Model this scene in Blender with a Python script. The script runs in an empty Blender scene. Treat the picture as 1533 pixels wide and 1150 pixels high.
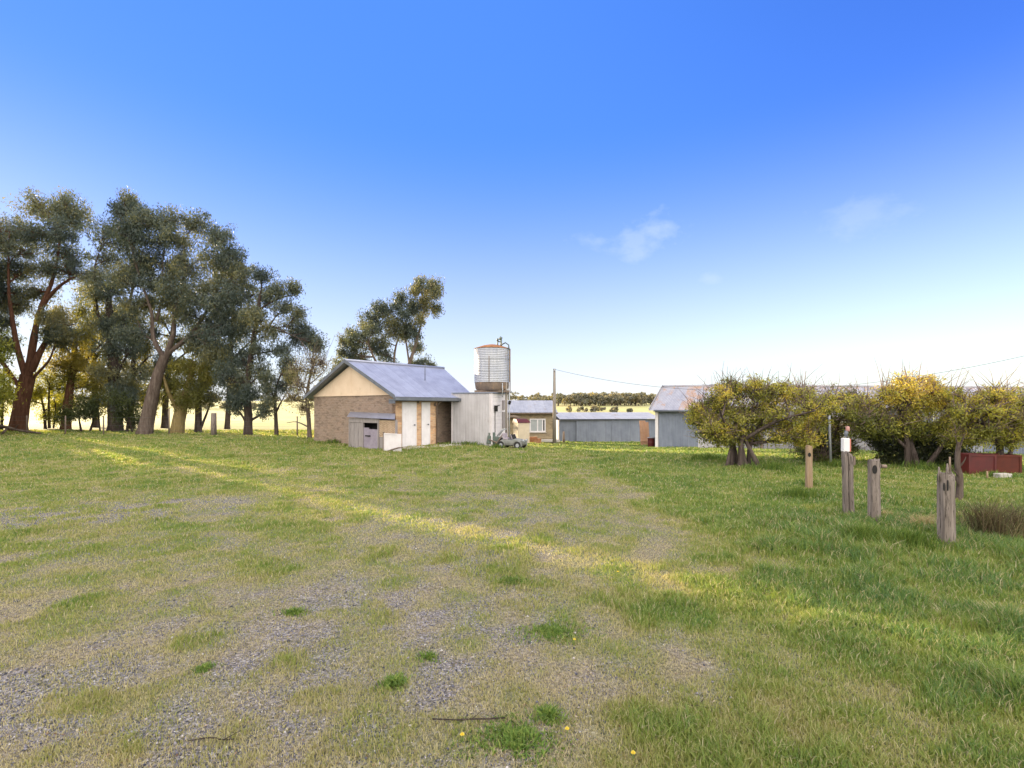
import bpy, bmesh, math, random
import numpy as np
from mathutils import Vector, Matrix
random.seed(7); rng = np.random.default_rng(7)
R = math.radians
scene = bpy.context.scene
COL = scene.collection

# ------------------------------------------------------------------ survey of the site
F, CX, HY, EYE = 760.0, 766.5, 608.0, 1.9          # surveyed from the photograph: focal length in px, horizon, eye height
SUN_AZ = Vector((-0.76, 0.65)).normalized()         # ground direction towards the sun
SUN_EL = R(9.0)

def ss(t):
    t = np.clip(t, 0, 1); return t * t * (3 - 2 * t)

def _hash(ix, iy, seed):
    h = (ix.astype(np.int64) * 374761393 + iy.astype(np.int64) * 668265263 + seed * 974634777) & 0xFFFFFFFF
    h = ((h ^ (h >> 13)) * 1274126177) & 0xFFFFFFFF
    h = h ^ (h >> 16)
    return (h & 0xFFFFFF) / float(0xFFFFFF)

def vnoise(x, y, s, seed=0):
    x = np.asarray(x, float) / s; y = np.asarray(y, float) / s
    ix, iy = np.floor(x), np.floor(y)
    fx, fy = x - ix, y - iy
    fx = fx * fx * (3 - 2 * fx); fy = fy * fy * (3 - 2 * fy)
    a = _hash(ix, iy, seed); b = _hash(ix + 1, iy, seed); c = _hash(ix, iy + 1, seed); d = _hash(ix + 1, iy + 1, seed)
    return (a * (1 - fx) + b * fx) * (1 - fy) + (c * (1 - fx) + d * fx) * fy

def fbm(x, y, s, seed=0, o=3):
    v = 0; w = 0; k = 1.0
    for i in range(o):
        v = v + k * vnoise(x, y, s / (2 ** i), seed + 17 * i); w += k; k *= .5
    return v / w

def height(x, y):
    x = np.asarray(x, float); y = np.asarray(y, float)
    z = -0.95 * ss((y - 16) / 26) * ss((x + 4) / 9)
    z = z + 0.05 * (vnoise(x, y, 2.6, 3) - .5) * ss((12 - np.abs(y - 10)) / 4 + .3) * 1.2
    r = np.hypot(x, y)
    z = z - 1.2 * ss((r - 48) / 110)
    z = z + 6.6 * ss((r - 150) / 330) + 16 * ss((r - 480) / 1600) * (.6 + .8 * vnoise(x, y, 420, 9))
    z = z + 1.6 * (vnoise(x, y, 140, 5) - .5) * ss((r - 90) / 150)
    return z

def hz(x, y):
    return float(height(x, y))

def at(px, py, d):
    return Vector(((px - CX) / F * d, d, EYE - (py - HY) / F * d))

def ground(px, py):
    d = F * EYE / max(py - HY, 1)
    for _ in range(40):
        x = (px - CX) / F * d
        d = .5 * d + .5 * (EYE - hz(x, d)) * F / (py - HY)
    x = (px - CX) / F * d
    return Vector((x, d, hz(x, d)))

def onground(x, y):
    return Vector((x, y, hz(x, y)))

# ------------------------------------------------------------------ objects
def tag(o, label=None, cat=None, group=None, kind=None):
    if label: o['label'] = label
    if cat: o['category'] = cat
    if group: o['group'] = group
    if kind: o['kind'] = kind
    return o

def empty(name, loc, label, cat, group=None, rz=0):
    o = bpy.data.objects.new(name, None); COL.objects.link(o)
    o.location = loc; o.rotation_euler = (0, 0, rz); o.empty_display_size = .3
    tag(o, label, cat, group)
    return o

class MB:
    """collects geometry in world coordinates, links it as one mesh object"""
    def __init__(self):
        self.v = []; self.f = []; self.uv = []; self.m = []; self.sm = []
    def face(self, pts, mi=0, smooth=False, uv=None):
        pts = [Vector(p) for p in pts]
        n0 = len(self.v)
        self.v += [tuple(p) for p in pts]
        self.f.append(tuple(range(n0, n0 + len(pts))))
        if uv is None:
            u = (pts[1] - pts[0]);  u = u.normalized() if u.length > 1e-9 else Vector((1, 0, 0))
            w = pts[-1] - pts[0]; w = w - u * w.dot(u); w = w.normalized() if w.length > 1e-9 else Vector((0, 0, 1))
            uv = [(p.dot(u), p.dot(w)) for p in pts]
        self.uv.append(uv); self.m.append(mi); self.sm.append(smooth)
    def box(self, o, a, b, c, mi=0):
        """o corner, a b c edge vectors (right handed)"""
        o, a, b, c = Vector(o), Vector(a), Vector(b), Vector(c)
        if a.cross(b).dot(c) < 0: a, b = b, a
        p = [o, o + a, o + a + b, o + b, o + c, o + a + c, o + a + b + c, o + b + c]
        for q in ((3, 2, 1, 0), (4, 5, 6, 7), (0, 1, 5, 4), (1, 2, 6, 5), (2, 3, 7, 6), (3, 0, 4, 7)):
            self.face([p[i] for i in q], mi)
    def cbox(self, c, sx, sy, sz, rz=0, mi=0, tilt=None):
        M = Matrix.Rotation(rz, 3, 'Z')
        if tilt is not None: M = M @ tilt
        a, b, d = M @ Vector((sx, 0, 0)), M @ Vector((0, sy, 0)), M @ Vector((0, 0, sz))
        self.box(Vector(c) - (a + b + d) / 2, a, b, d, mi)
    def tube(self, path, radii, n=8, mi=0, cap=True, rough=0.0):
        path = [Vector(p) for p in path]
        k = len(path)
        if not hasattr(radii, '__len__'): radii = [radii] * k
        base = len(self.v); ref = None
        for i, p in enumerate(path):
            t = (path[min(i + 1, k - 1)] - path[max(i - 1, 0)])
            t = t.normalized() if t.length > 1e-9 else Vector((0, 0, 1))
            if ref is None:
                ref = Vector((1, 0, 0)) if abs(t.x) < .9 else Vector((0, 1, 0))
            u = (ref - t * ref.dot(t)).normalized(); ref = u
            w = t.cross(u)
            for j in range(n):
                a = 2 * math.pi * j / n
                rr = radii[i] * (1 + (random.uniform(-rough, rough) if rough else 0))
                self.v.append(tuple(p + (u * math.cos(a) + w * math.sin(a)) * rr))
        L = 0
        for i in range(k - 1):
            L2 = L + (path[i + 1] - path[i]).length
            for j in range(n):
                j2 = (j + 1) % n
                self.f.append((base + i * n + j, base + i * n + j2, base + (i + 1) * n + j2, base + (i + 1) * n + j))
                c = 2 * math.pi * radii[i] / n
                self.uv.append([(j * c, L), ((j + 1) * c, L), ((j + 1) * c, L2), (j * c, L2)])
                self.m.append(mi); self.sm.append(True)
            L = L2
        if cap:
            self.f.append(tuple(base + j for j in range(n))[::-1]); self.uv.append([(0, 0)] * n); self.m.append(mi); self.sm.append(False)
            self.f.append(tuple(base + (k - 1) * n + j for j in range(n))); self.uv.append([(0, 0)] * n); self.m.append(mi); self.sm.append(False)
    def corr(self, o, a, b, period=.076, amp=.009, mi=0, steps=6, thick=.0, sag=0):
        """corrugated sheet: flutes run along b, repeat along a"""
        o, a, b = Vector(o), Vector(a), Vector(b)
        nrm = a.cross(b).normalized(); La = a.length
        nseg = max(4, int(La / period * steps)); nb = 1 if not sag else 6
        base = len(self.v)
        for i in range(nseg + 1):
            s = i / nseg
            h = amp * math.sin(2 * math.pi * s * La / period)
            for j in range(nb + 1):
                t = j / nb
                self.v.append(tuple(o + a * s + b * t + nrm * (h - sag * math.sin(math.pi * t) * (.6 + .4 * math.sin(s * 9)))))
        Lb = b.length
        for i in range(nseg):
            for j in range(nb):
                q = base + i * (nb + 1) + j
                self.f.append((q, q + nb + 1, q + nb + 2, q + 1))
                u0, u1 = i / nseg * La, (i + 1) / nseg * La
                self.uv.append([(u0, j / nb * Lb), (u1, j / nb * Lb), (u1, (j + 1) / nb * Lb), (u0, (j + 1) / nb * Lb)])
                self.m.append(mi); self.sm.append(True)
    def lathe(self, c, prof, n=40, mi=0, smooth=True):
        """prof: list of (r, z) relative to c"""
        c = Vector(c); base = len(self.v)
        for r, z in prof:
            for j in range(n):
                a = 2 * math.pi * j / n
                self.v.append((c.x + r * math.cos(a), c.y + r * math.sin(a), c.z + z))
        for i in range(len(prof) - 1):
            for j in range(n):
                j2 = (j + 1) % n
                self.f.append((base + i * n + j, base + i * n + j2, base + (i + 1) * n + j2, base + (i + 1) * n + j))
                rr = max(prof[0][0], .3)
                self.uv.append([(j / n * 6.28 * rr, prof[i][1]), ((j + 1) / n * 6.28 * rr, prof[i][1]), ((j + 1) / n * 6.28 * rr, prof[i + 1][1]), (j / n * 6.28 * rr, prof[i + 1][1])])
                self.m.append(mi); self.sm.append(smooth)
    def build(self, name, mats, parent=None, bevel=0):
        if not isinstance(mats, (list, tuple)): mats = [mats]
        me = bpy.data.meshes.new(name)
        off = Vector((0, 0, 0))
        if parent is not None:
            inv = parent.matrix_basis.inverted() if parent.parent is None else parent.matrix_basis.inverted() @ parent.parent.matrix_basis.inverted()
            vs = [tuple(inv @ Vector(v)) for v in self.v]
        else:
            a = np.array(self.v); off = Vector(((a[:, 0].min() + a[:, 0].max()) / 2, (a[:, 1].min() + a[:, 1].max()) / 2, a[:, 2].min()))
            vs = [tuple(Vector(v) - off) for v in self.v]
        me.from_pydata(vs, [], self.f)
        uvl = me.uv_layers.new(name='UVMap')
        flat = [c for u in self.uv for p in u for c in p]
        uvl.data.foreach_set('uv', flat)
        for m in mats: me.materials.append(m)
        me.polygons.foreach_set('material_index', self.m)
        me.polygons.foreach_set('use_smooth', self.sm)
        o = bpy.data.objects.new(name, me); COL.objects.link(o)
        o.location = off
        if parent is not None: o.parent = parent
        if bevel:
            bm = bmesh.new(); bm.from_mesh(me); bmesh.ops.remove_doubles(bm, verts=bm.verts, dist=1e-5); bm.to_mesh(me); bm.free()
            md = o.modifiers.new('bevel', 'BEVEL'); md.width = bevel; md.segments = 2; md.limit_method = 'ANGLE'
        me.update()
        return o

def np_mesh(name, verts, faces_quads, mats, parent=None, attrs=None, tris=None, offset=None, smooth=False):
    """fast mesh from numpy: verts (n,3), quads (m,4), tris (k,3)"""
    if parent is not None:
        l = parent.location; verts = verts - np.array([l.x, l.y, l.z])
    me = bpy.data.meshes.new(name)
    nq = 0 if faces_quads is None else len(faces_quads); nt = 0 if tris is None else len(tris)
    me.vertices.add(len(verts)); me.vertices.foreach_set('co', verts.astype(np.float32).ravel())
    loops = []
    if nq: loops.append(np.asarray(faces_quads, np.int32).ravel())
    if nt: loops.append(np.asarray(tris, np.int32).ravel())
    loops = np.concatenate(loops)
    me.loops.add(len(loops)); me.loops.foreach_set('vertex_index', loops)
    starts = np.concatenate([np.arange(nq) * 4, nq * 4 + np.arange(nt) * 3]).astype(np.int32)
    me.polygons.add(nq + nt); me.polygons.foreach_set('loop_start', starts)
    if smooth: me.polygons.foreach_set('use_smooth', np.ones(nq + nt, bool))
    for k, a in (attrs or {}).items():
        at_ = me.attributes.new(k, 'FLOAT', 'POINT'); at_.data.foreach_set('value', np.asarray(a, np.float32))
    for m in (mats if isinstance(mats, (list, tuple)) else [mats]): me.materials.append(m)
    me.update(calc_edges=True); me.validate()
    o = bpy.data.objects.new(name, me); COL.objects.link(o)
    if parent is not None: o.parent = parent
    return o

# ------------------------------------------------------------------ materials
class NT:
    def __init__(self, name):
        self.m = bpy.data.materials.new(name); self.m.use_nodes = True
        self.t = self.m.node_tree; self.t.nodes.clear()
        self.out = self.n('ShaderNodeOutputMaterial')
    def n(self, typ, **kw):
        x = self.t.nodes.new(typ)
        for k, v in kw.items():
            if k.startswith('i_'): 
                key = k[2:]; key = int(key) if key.isdigit() else key.replace('_', ' ')
                x.inputs[key].default_value = v
            else: setattr(x, k, v)
        return x
    def l(self, a, b): self.t.links.new(a, b)
    def noise(self, vec, scale, detail=4, rough=.55):
        x = self.n('ShaderNodeTexNoise', i_Scale=scale, i_Detail=detail, i_Roughness=rough)
        if vec is not None: self.l(vec, x.inputs['Vector'])
        return x.outputs['Fac']
    def ramp(self, fac, stops):
        x = self.n('ShaderNodeValToRGB'); e = x.color_ramp.elements
        while len(e) < len(stops): e.new(.5)
        for i, (p, c) in enumerate(stops):
            e[i].position = p; e[i].color = (*c, 1) if len(c) == 3 else c
        self.l(fac, x.inputs[0]); return x.outputs[0]
    def mix(self, fac, a, b, mode='MIX'):
        x = self.n('ShaderNodeMix', data_type='RGBA', blend_type=mode)
        for val, sock in ((fac, x.inputs[0]), (a, x.inputs[6]), (b, x.inputs[7])):
            if hasattr(val, 'links'): self.l(val, sock)
            elif isinstance(val, (int, float)): sock.default_value = val
            else: sock.default_value = (*val, 1)
        return x.outputs[2]
    def math(self, op, a, b=0.0, clamp=False):
        x = self.n('ShaderNodeMath', operation=op, use_clamp=clamp)
        for val, sock in ((a, x.inputs[0]), (b, x.inputs[1])):
            if hasattr(val, 'links'): self.l(val, sock)
            else: sock.default_value = val
        return x.outputs[0]
    def step(self, v, lo, hi):
        x = self.n('ShaderNodeMapRange', interpolation_type='SMOOTHSTEP')
        self.l(v, x.inputs[0]); x.inputs[1].default_value = lo; x.inputs[2].default_value = hi
        return x.outputs[0]
    def attr(self, name):
        return self.n('ShaderNodeAttribute', attribute_name=name).outputs['Fac']
    def coord(self, kind='Object'):
        return self.n('ShaderNodeTexCoord').outputs[kind]
    def scale(self, vec, s):
        x = self.n('ShaderNodeMapping'); self.l(vec, x.inputs[0]); x.inputs['Scale'].default_value = s
        return x.outputs[0]
    def pos(self):
        return self.n('ShaderNodeNewGeometry').outputs['Position']
    def principled(self, col, rough=.8, metal=0, bump=None, bstr=.3, bdist=.02, spec=.4):
        p = self.n('ShaderNodeBsdfPrincipled')
        for val, k in ((col, 'Base Color'), (rough, 'Roughness'), (metal, 'Metallic')):
            if hasattr(val, 'links'): self.l(val, p.inputs[k])
            elif isinstance(val, (int, float)): p.inputs[k].default_value = val
            else: p.inputs[k].default_value = (*val, 1)
        p.inputs['Specular IOR Level'].default_value = spec
        if bump is not None:
            b = self.n('ShaderNodeBump'); b.inputs['Strength'].default_value = bstr; b.inputs['Distance'].default_value = bdist
            self.l(bump, b.inputs['Height']); self.l(b.outputs[0], p.inputs['Normal'])
        return p.outputs[0]
    def done(self, sh):
        self.l(sh, self.out.inputs['Surface']); return self.m

def plain(name, c1, c2, scale=3.0, rough=.75, metal=0, bump=.2, stretch=(1, 1, 1), c3=None, p3=(.62, .75), spec=.4, s3=None):
    t = NT(name); co = t.scale(t.coord('Object'), stretch)
    n = t.noise(co, scale, 6, .6)
    col = t.mix(t.step(n, .3, .7), c1, c2)
    if c3 is not None:
        n2 = t.noise(co, s3 or scale * .7, 5, .65)
        col = t.mix(t.step(n2, *p3), col, c3)
    return t.done(t.principled(col, rough, metal, n, bump, .01, spec))

def metal_sheet(name, c1, c2, rust=None, rp=(.58, .7), rough=.5, metal=.25, scale=1.6, sheet=.76, streak=.5):
    """galvanised or painted sheet: weathering differs from sheet to sheet, streaks run down the flutes"""
    t = NT(name); uv = t.coord('UV')
    st = t.noise(t.scale(uv, (6, .35, 1)), 1.4, 6, .65)
    bl = t.noise(uv, scale, 5, .6)
    sep = t.n('ShaderNodeSeparateXYZ'); t.l(uv, sep.inputs[0])
    sid = t.math('FLOOR', t.math('DIVIDE', sep.outputs[0], sheet))
    w = t.n('ShaderNodeTexWhiteNoise', noise_dimensions='1D'); t.l(sid, w.inputs['W'])
    f = t.math('ADD', t.math('MULTIPLY', st, streak), t.math('MULTIPLY', bl, 1 - streak))
    f = t.math('ADD', f, t.math('MULTIPLY', t.math('SUBTRACT', w.outputs['Value'], .5), .10))
    col = t.mix(t.step(f, .3, .7), c1, c2)
    if rust is not None:
        rn = t.noise(t.scale(uv, (1.6, .8, 1)), 1.1, 6, .7)
        rn = t.math('ADD', rn, t.math('MULTIPLY', t.math('SUBTRACT', w.outputs['Value'], .5), .25))
        rf = t.step(rn, *rp)
        col = t.mix(rf, col, rust)
    # lap line between neighbouring sheets
    fr = t.math('FRACT', t.math('DIVIDE', sep.outputs[0], sheet))
    lap = t.math('LESS_THAN', fr, .018)
    col = t.mix(t.math('MULTIPLY', lap, .35), col, (.05, .05, .05))
    return t.done(t.principled(col, rough, metal, bl, .15, .01))

def bricks(name, a, b, mortar, dirt=(.12, .1, .07)):
    t = NT(name); uv = t.coord('UV')
    br = t.n('ShaderNodeTexBrick', offset=.5)
    t.l(uv, br.inputs['Vector'])
    for k, v in (('Color1', a), ('Color2', b), ('Mortar', mortar)): br.inputs[k].default_value = (*v, 1)
    for k, v in (('Scale', 1.0), ('Mortar Size', .007), ('Mortar Smooth', .2), ('Bias', 0.0), ('Brick Width', .24), ('Row Height', .086)): br.inputs[k].default_value = v
    n = t.noise(uv, 1.3, 6, .6); n2 = t.noise(uv, 9, 4, .6)
    w = t.n('ShaderNodeTexVoronoi', i_Scale=1.0); t.l(t.scale(uv, (1 / .24, 1 / .086, 1)), w.inputs['Vector'])
    sp = t.n('ShaderNodeSeparateColor'); t.l(w.outputs['Color'], sp.inputs[0])
    col = t.mix(t.math('MULTIPLY', t.step(sp.outputs[0], .55, .95), .55), br.outputs['Color'], (a[0] * .45, a[1] * .42, a[2] * .45))
    col = t.mix(t.math('MULTIPLY', t.step(sp.outputs[1], .6, .95), .45), col, (min(1, a[0] * 1.5), min(1, a[1] * 1.5), min(1, a[2] * 1.4)))
    col = t.mix(t.math('MULTIPLY', t.step(n, .5, .75), .4), col, dirt)
    col = t.mix(t.math('MULTIPLY', n2, .25), col, (.4, .35, .28))
    bm = t.math('SUBTRACT', n2, br.outputs['Fac'])
    return t.done(t.principled(col, .9, 0, bm, .5, .012, .2))

def leaf_mat(name, stops, transl=.35, rough=.5, spec=.35):
    t = NT(name); a = t.attr('tint')
    col = t.ramp(a, stops)
    p = t.principled(col, rough, 0, None, spec=spec)
    tr = t.n('ShaderNodeBsdfTranslucent'); 
    bright = t.mix(.5, col, (1.5, 1.35, .5), 'MULTIPLY')
    t.l(t.mix(1.0, col, (1.6, 1.5, .6), 'MULTIPLY'), tr.inputs[0])
    mx = t.n('ShaderNodeMixShader'); mx.inputs[0].default_value = transl
    t.l(p, mx.inputs[1]); t.l(tr.outputs[0], mx.inputs[2])
    return t.done(mx.outputs[0])

def bark_mat(name, c1, c2, c3):
    t = NT(name); uv = t.coord('Object')
    v = t.scale(uv, (1, 1, .18))
    n = t.noise(v, 5.5, 7, .65); n2 = t.noise(uv, .5, 3, .6)
    col = t.ramp(n, [(.3, c1), (.55, c2), (.75, c3)])
    col = t.mix(t.math('MULTIPLY', t.step(n2, .45, .7), .5), col, c1)
    n3 = t.noise(t.scale(uv, (1, 1, .1)), 16, 5, .7)
    return t.done(t.principled(t.mix(t.math('MULTIPLY', t.step(n3, .5, .68), .6), col, (c1[0] * .55, c1[1] * .55, c1[2] * .55)), .95, 0, t.math('ADD', n, n3), 1.0, .09, .12))

M = {}
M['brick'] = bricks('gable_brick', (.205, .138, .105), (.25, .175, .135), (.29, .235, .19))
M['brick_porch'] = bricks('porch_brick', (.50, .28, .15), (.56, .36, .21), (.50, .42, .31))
M['brick_old'] = bricks('house_brick', (.25, .19, .11), (.31, .24, .145), (.3, .26, .18))
M['gable_panel'] = plain('gable_sheet', (.60, .45, .32), (.67, .52, .385), 1.5, .8, c3=(.42, .32, .2), p3=(.6, .8), bump=.05)
M['zinc'] = metal_sheet('roof_zinc', (.25, .26, .33), (.34, .355, .44), rough=.42, metal=.45, streak=.3)
M['zinc_plain'] = metal_sheet('dull_zinc', (.27, .275, .31), (.37, .375, .41), rust=(.25, .2, .16), rp=(.62, .78), rough=.6, metal=.1)
M['zinc_dark'] = metal_sheet('shed_zinc', (.15, .17, .225), (.225, .25, .31), rough=.55, metal=.2)
M['zinc_rust'] = metal_sheet('rusted_roof_zinc', (.25, .25, .285), (.36, .355, .385), rust=(.36, .24, .17), rp=(.5, .66), rough=.6, metal=.1)
M['white_sheet'] = metal_sheet('whitewashed_sheet', (.35, .33, .335), (.47, .45, .465), rust=(.27, .225, .19), rp=(.62, .85), rough=.7, metal=.0)
M['pale_sheet'] = metal_sheet('pale_wall_sheet', (.22, .21, .23), (.33, .315, .33), rust=(.18, .12, .09), rp=(.6, .75), rough=.75, metal=.1)
M['tank'] = metal_sheet('tank_zinc', (.30, .315, .37), (.45, .45, .47), rust=(.30, .22, .14), rp=(.60, .8), rough=.45, metal=.35, sheet=.9)
M['rust'] = plain('rust', (.28, .12, .05), (.19, .08, .04), 4, .9, c3=(.36, .2, .1), p3=(.5, .7))
M['rust_band'] = plain('rusted_band', (.13, .10, .085), (.22, .16, .12), 3, .9, c3=(.4, .24, .12), p3=(.58, .72))
M['fascia'] = plain('grey_fascia', (.09, .10, .12), (.14, .15, .175), 2, .6)
M['white_paint'] = plain('white_paint', (.70, .67, .68), (.62, .59, .60), 3, .6, c3=(.55, .5, .45), p3=(.64, .8), bump=.06)
M['white_board'] = plain('white_weatherboard', (.68, .63, .64), (.58, .54, .54), 3, .7, c3=(.42, .36, .32), p3=(.6, .75), bump=.1)
M['grey_board'] = plain('weathered_board', (.21, .185, .18), (.30, .265, .26), 5, .85, stretch=(4, 4, .5), c3=(.22, .18, .17), p3=(.58, .75))
M['mauve_board'] = plain('faded_lilac_panel', (.20, .17, .215), (.27, .235, .28), 4, .8, c3=(.25, .2, .24), p3=(.6, .8))
M['wood_post'] = plain('weathered_post_wood', (.135, .11, .095), (.245, .205, .18), 12, .95, stretch=(3, 3, .16), bump=1.0, c3=(.045, .036, .03), p3=(.54, .62), spec=.1, s3=22)
M['wood_tan'] = plain('tan_post_wood', (.22, .15, .09), (.31, .225, .15), 9, .9, stretch=(3, 3, .25), bump=.6, c3=(.2, .13, .08), p3=(.6, .7), spec=.15)
M['wood_dark'] = plain('dark_timber', (.12, .09, .07), (.2, .15, .12), 6, .9, stretch=(3, 3, .3))
M['pole_wood'] = plain('pole_wood', (.17, .145, .12), (.25, .22, .185), 8, .9, stretch=(3, 3, .15))
M['lattice'] = plain('lattice_wood', (.42, .30, .20), (.54, .40, .28), 5, .85)
M['orange_ply'] = plain('orange_board', (.34, .185, .11), (.40, .24, .155), 3, .85, c3=(.34, .2, .12), p3=(.6, .8))
M['red'] = plain('faded_red_paint', (.095, .012, .011), (.06, .01, .01), 3, .6, c3=(.22, .06, .04), p3=(.58, .75))
M['red_orange'] = plain('rusty_red_paint', (.10, .02, .010), (.065, .015, .010), 3, .85, c3=(.4, .16, .06), p3=(.58, .75))
M['black'] = plain('black_rubber', (.02, .02, .021), (.035, .035, .035), 8, .85)
M['grey_paint'] = plain('dull_grey_paint', (.13, .135, .12), (.19, .19, .175), 4, .55, c3=(.2, .17, .14), p3=(.62, .75))
M['lilac_seat'] = plain('faded_seat_vinyl', (.24, .2, .23), (.32, .28, .3), 5, .7)
M['steel'] = plain('grey_steel', (.30, .31, .33), (.40, .41, .43), 8, .5, metal=.5)
M['dark_green'] = plain('dark_green_paint', (.07, .1, .085), (.12, .14, .12), 5, .6, c3=(.16, .1, .07), p3=(.6, .7))
M['shade_and_black'] = plain('shade_and_black_paint', (.012, .011, .010), (.02, .018, .016), 2, .95)  # near-black stands for shade in openings and holes; also colours black fittings
M['glass'] = plain('dusty_glass', (.30, .32, .33), (.36, .38, .39), 2, .15, spec=.6)
M['cream'] = plain('cream_paint', (.48, .40, .30), (.56, .47, .35), 3, .6)
M['concrete'] = plain('concrete', (.36, .33, .29), (.44, .41, .37), 3, .9)

# ------------------------------------------------------------------ world, sun, camera
def make_world():
    w = bpy.data.worlds.new("World"); scene.world = w; w.use_nodes = True
    t = w.node_tree; t.nodes.clear()
    out = t.nodes.new('ShaderNodeOutputWorld'); bg = t.nodes.new('ShaderNodeBackground')
    sky = t.nodes.new('ShaderNodeTexSky'); sky.sky_type = 'NISHITA'; sky.sun_disc = False
    sky.sun_elevation = SUN_EL; sky.sun_rotation = math.atan2(SUN_AZ.x, SUN_AZ.y)
    sky.altitude = 300; sky.air_density = 1.0; sky.dust_density = .1; sky.ozone_density = 2.0
    tc = t.nodes.new('ShaderNodeTexCoord')
    # small fair-weather clouds low in the sky
    def vm(op, a, b=None):
        x = t.nodes.new('ShaderNodeVectorMath'); x.operation = op
        for v, s in ((a, x.inputs[0]), (b, x.inputs[1])):
            if v is None: continue
            if hasattr(v, 'links'): t.links.new(v, s)
            else: s.default_value = v
        return x
    def mm(op, a, b=0.0, c=None, clamp=False):
        x = t.nodes.new('ShaderNodeMath'); x.operation = op; x.use_clamp = clamp
        for v, s in ((a, x.inputs[0]), (b, x.inputs[1])):
            if hasattr(v, 'links'): t.links.new(v, s)
            else: s.default_value = v
        return x.outputs[0]
    nz = t.nodes.new('ShaderNodeTexNoise'); nz.inputs['Scale'].default_value = 22; nz.inputs['Detail'].default_value = 7; nz.inputs['Roughness'].default_value = .6
    mp = t.nodes.new('ShaderNodeMapping'); mp.inputs['Scale'].default_value = (1, 1, 1.7)
    t.links.new(tc.outputs['Generated'], mp.inputs[0]); t.links.new(mp.outputs[0], nz.inputs['Vector'])
    total = None
    for px, py, sx, sz, k in ((990, 342, .052, .028, .62), (948, 362, .058, .026, .5), (955, 378, .035, .018, .5), (895, 360, .05, .014, .4), (1062, 416, .018, .012, .35), (1295, 322, .06, .03, .33)):
        d = Vector(((px - CX) / F, 1, (HY - py) / F)).normalized()
        dv = vm('SUBTRACT', tc.outputs['Generated'], tuple(d))
        dv = vm('MULTIPLY', dv.outputs[0], (1 / sx, 1 / sx, 1 / sz))
        ln = vm('LENGTH', dv.outputs[0]).outputs['Value']
        m = mm('SUBTRACT', 1.0, ln)
        m = mm('ADD', m, mm('MULTIPLY', mm('SUBTRACT', nz.outputs['Fac'], .5), 3.2))
        m = mm('MULTIPLY', mm('MULTIPLY', m, 1.0, clamp=True), k)
        total = m if total is None else mm('MAXIMUM', total, m)
    hs = t.nodes.new('ShaderNodeHueSaturation'); hs.inputs['Saturation'].default_value = SKY_SAT; hs.inputs['Hue'].default_value = SKY_HUE; hs.inputs['Value'].default_value = SKY_VAL
    t.links.new(sky.outputs[0], hs.inputs['Color'])
    sep = t.nodes.new('ShaderNodeSeparateXYZ'); t.links.new(tc.outputs['Generated'], sep.inputs[0])
    def mixc(f, a, col):
        x = t.nodes.new('ShaderNodeMix'); x.data_type = 'RGBA'
        t.links.new(f, x.inputs[0]); t.links.new(a, x.inputs[6]); x.inputs[7].default_value = (*col, 1); return x.outputs[2]
    def sstep(v, lo, hi):
        x = t.nodes.new('ShaderNodeMapRange'); x.interpolation_type = 'SMOOTHSTEP'; t.links.new(v, x.inputs[0]); x.inputs[1].default_value = lo; x.inputs[2].default_value = hi; return x.outputs[0]
    dt = vm('DOT_PRODUCT', tc.outputs['Generated'], (SUN_AZ.x, SUN_AZ.y, .25)).outputs['Value']
    c = mixc(mm('MULTIPLY', sstep(dt, -.15, .8), .78), hs.outputs[0], (.17, .52, 1.6))
    c = mixc(mm('MULTIPLY', total, .42), c, (1.5, 1.68, 1.9))
    # pale haze towards the horizon
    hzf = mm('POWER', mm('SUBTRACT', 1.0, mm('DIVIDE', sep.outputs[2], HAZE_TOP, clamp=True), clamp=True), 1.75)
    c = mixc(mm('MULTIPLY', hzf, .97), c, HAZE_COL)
    # unseen bright cloud added overhead and behind the viewer as fill light
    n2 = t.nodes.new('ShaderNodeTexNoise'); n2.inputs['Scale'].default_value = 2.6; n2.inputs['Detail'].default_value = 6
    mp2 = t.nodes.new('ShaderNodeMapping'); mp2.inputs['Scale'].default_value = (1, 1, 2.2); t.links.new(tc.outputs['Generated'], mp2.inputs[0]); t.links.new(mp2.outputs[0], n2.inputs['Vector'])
    fill_cloud = mm('ADD', mm('MULTIPLY', sep.outputs[1], -1.0), mm('MULTIPLY', mm('SUBTRACT', n2.outputs['Fac'], .5), .9))
    c = mixc(mm('MULTIPLY', sstep(fill_cloud, -.42, .05), sstep(sep.outputs[2], .0, .12)), c, FILL_CLOUD_COL)
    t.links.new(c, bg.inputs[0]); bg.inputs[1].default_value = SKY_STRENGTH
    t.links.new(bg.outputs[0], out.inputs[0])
    w.cycles.sampling_method = 'MANUAL'; w.cycles.sample_map_resolution = 512

SKY_STRENGTH = .13; SKY_SAT = 1.36; SKY_HUE = .537; SKY_VAL = .82; HAZE_TOP = .48; HAZE_COL = (1.66, 1.68, 1.78); FILL_CLOUD_COL = (5.3, 5.05, 4.75)
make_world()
sun = bpy.data.lights.new('sun', 'SUN'); sun.energy = 3.8; sun.angle = R(.6); sun.color = (1, .80, .52)
so = bpy.data.objects.new('sun', sun); COL.objects.link(so)
sd = Vector((SUN_AZ.x * math.cos(SUN_EL), SUN_AZ.y * math.cos(SUN_EL), math.sin(SUN_EL)))
so.rotation_euler = sd.to_track_quat('Z', 'Y').to_euler(); so.location = sd * 60

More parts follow.
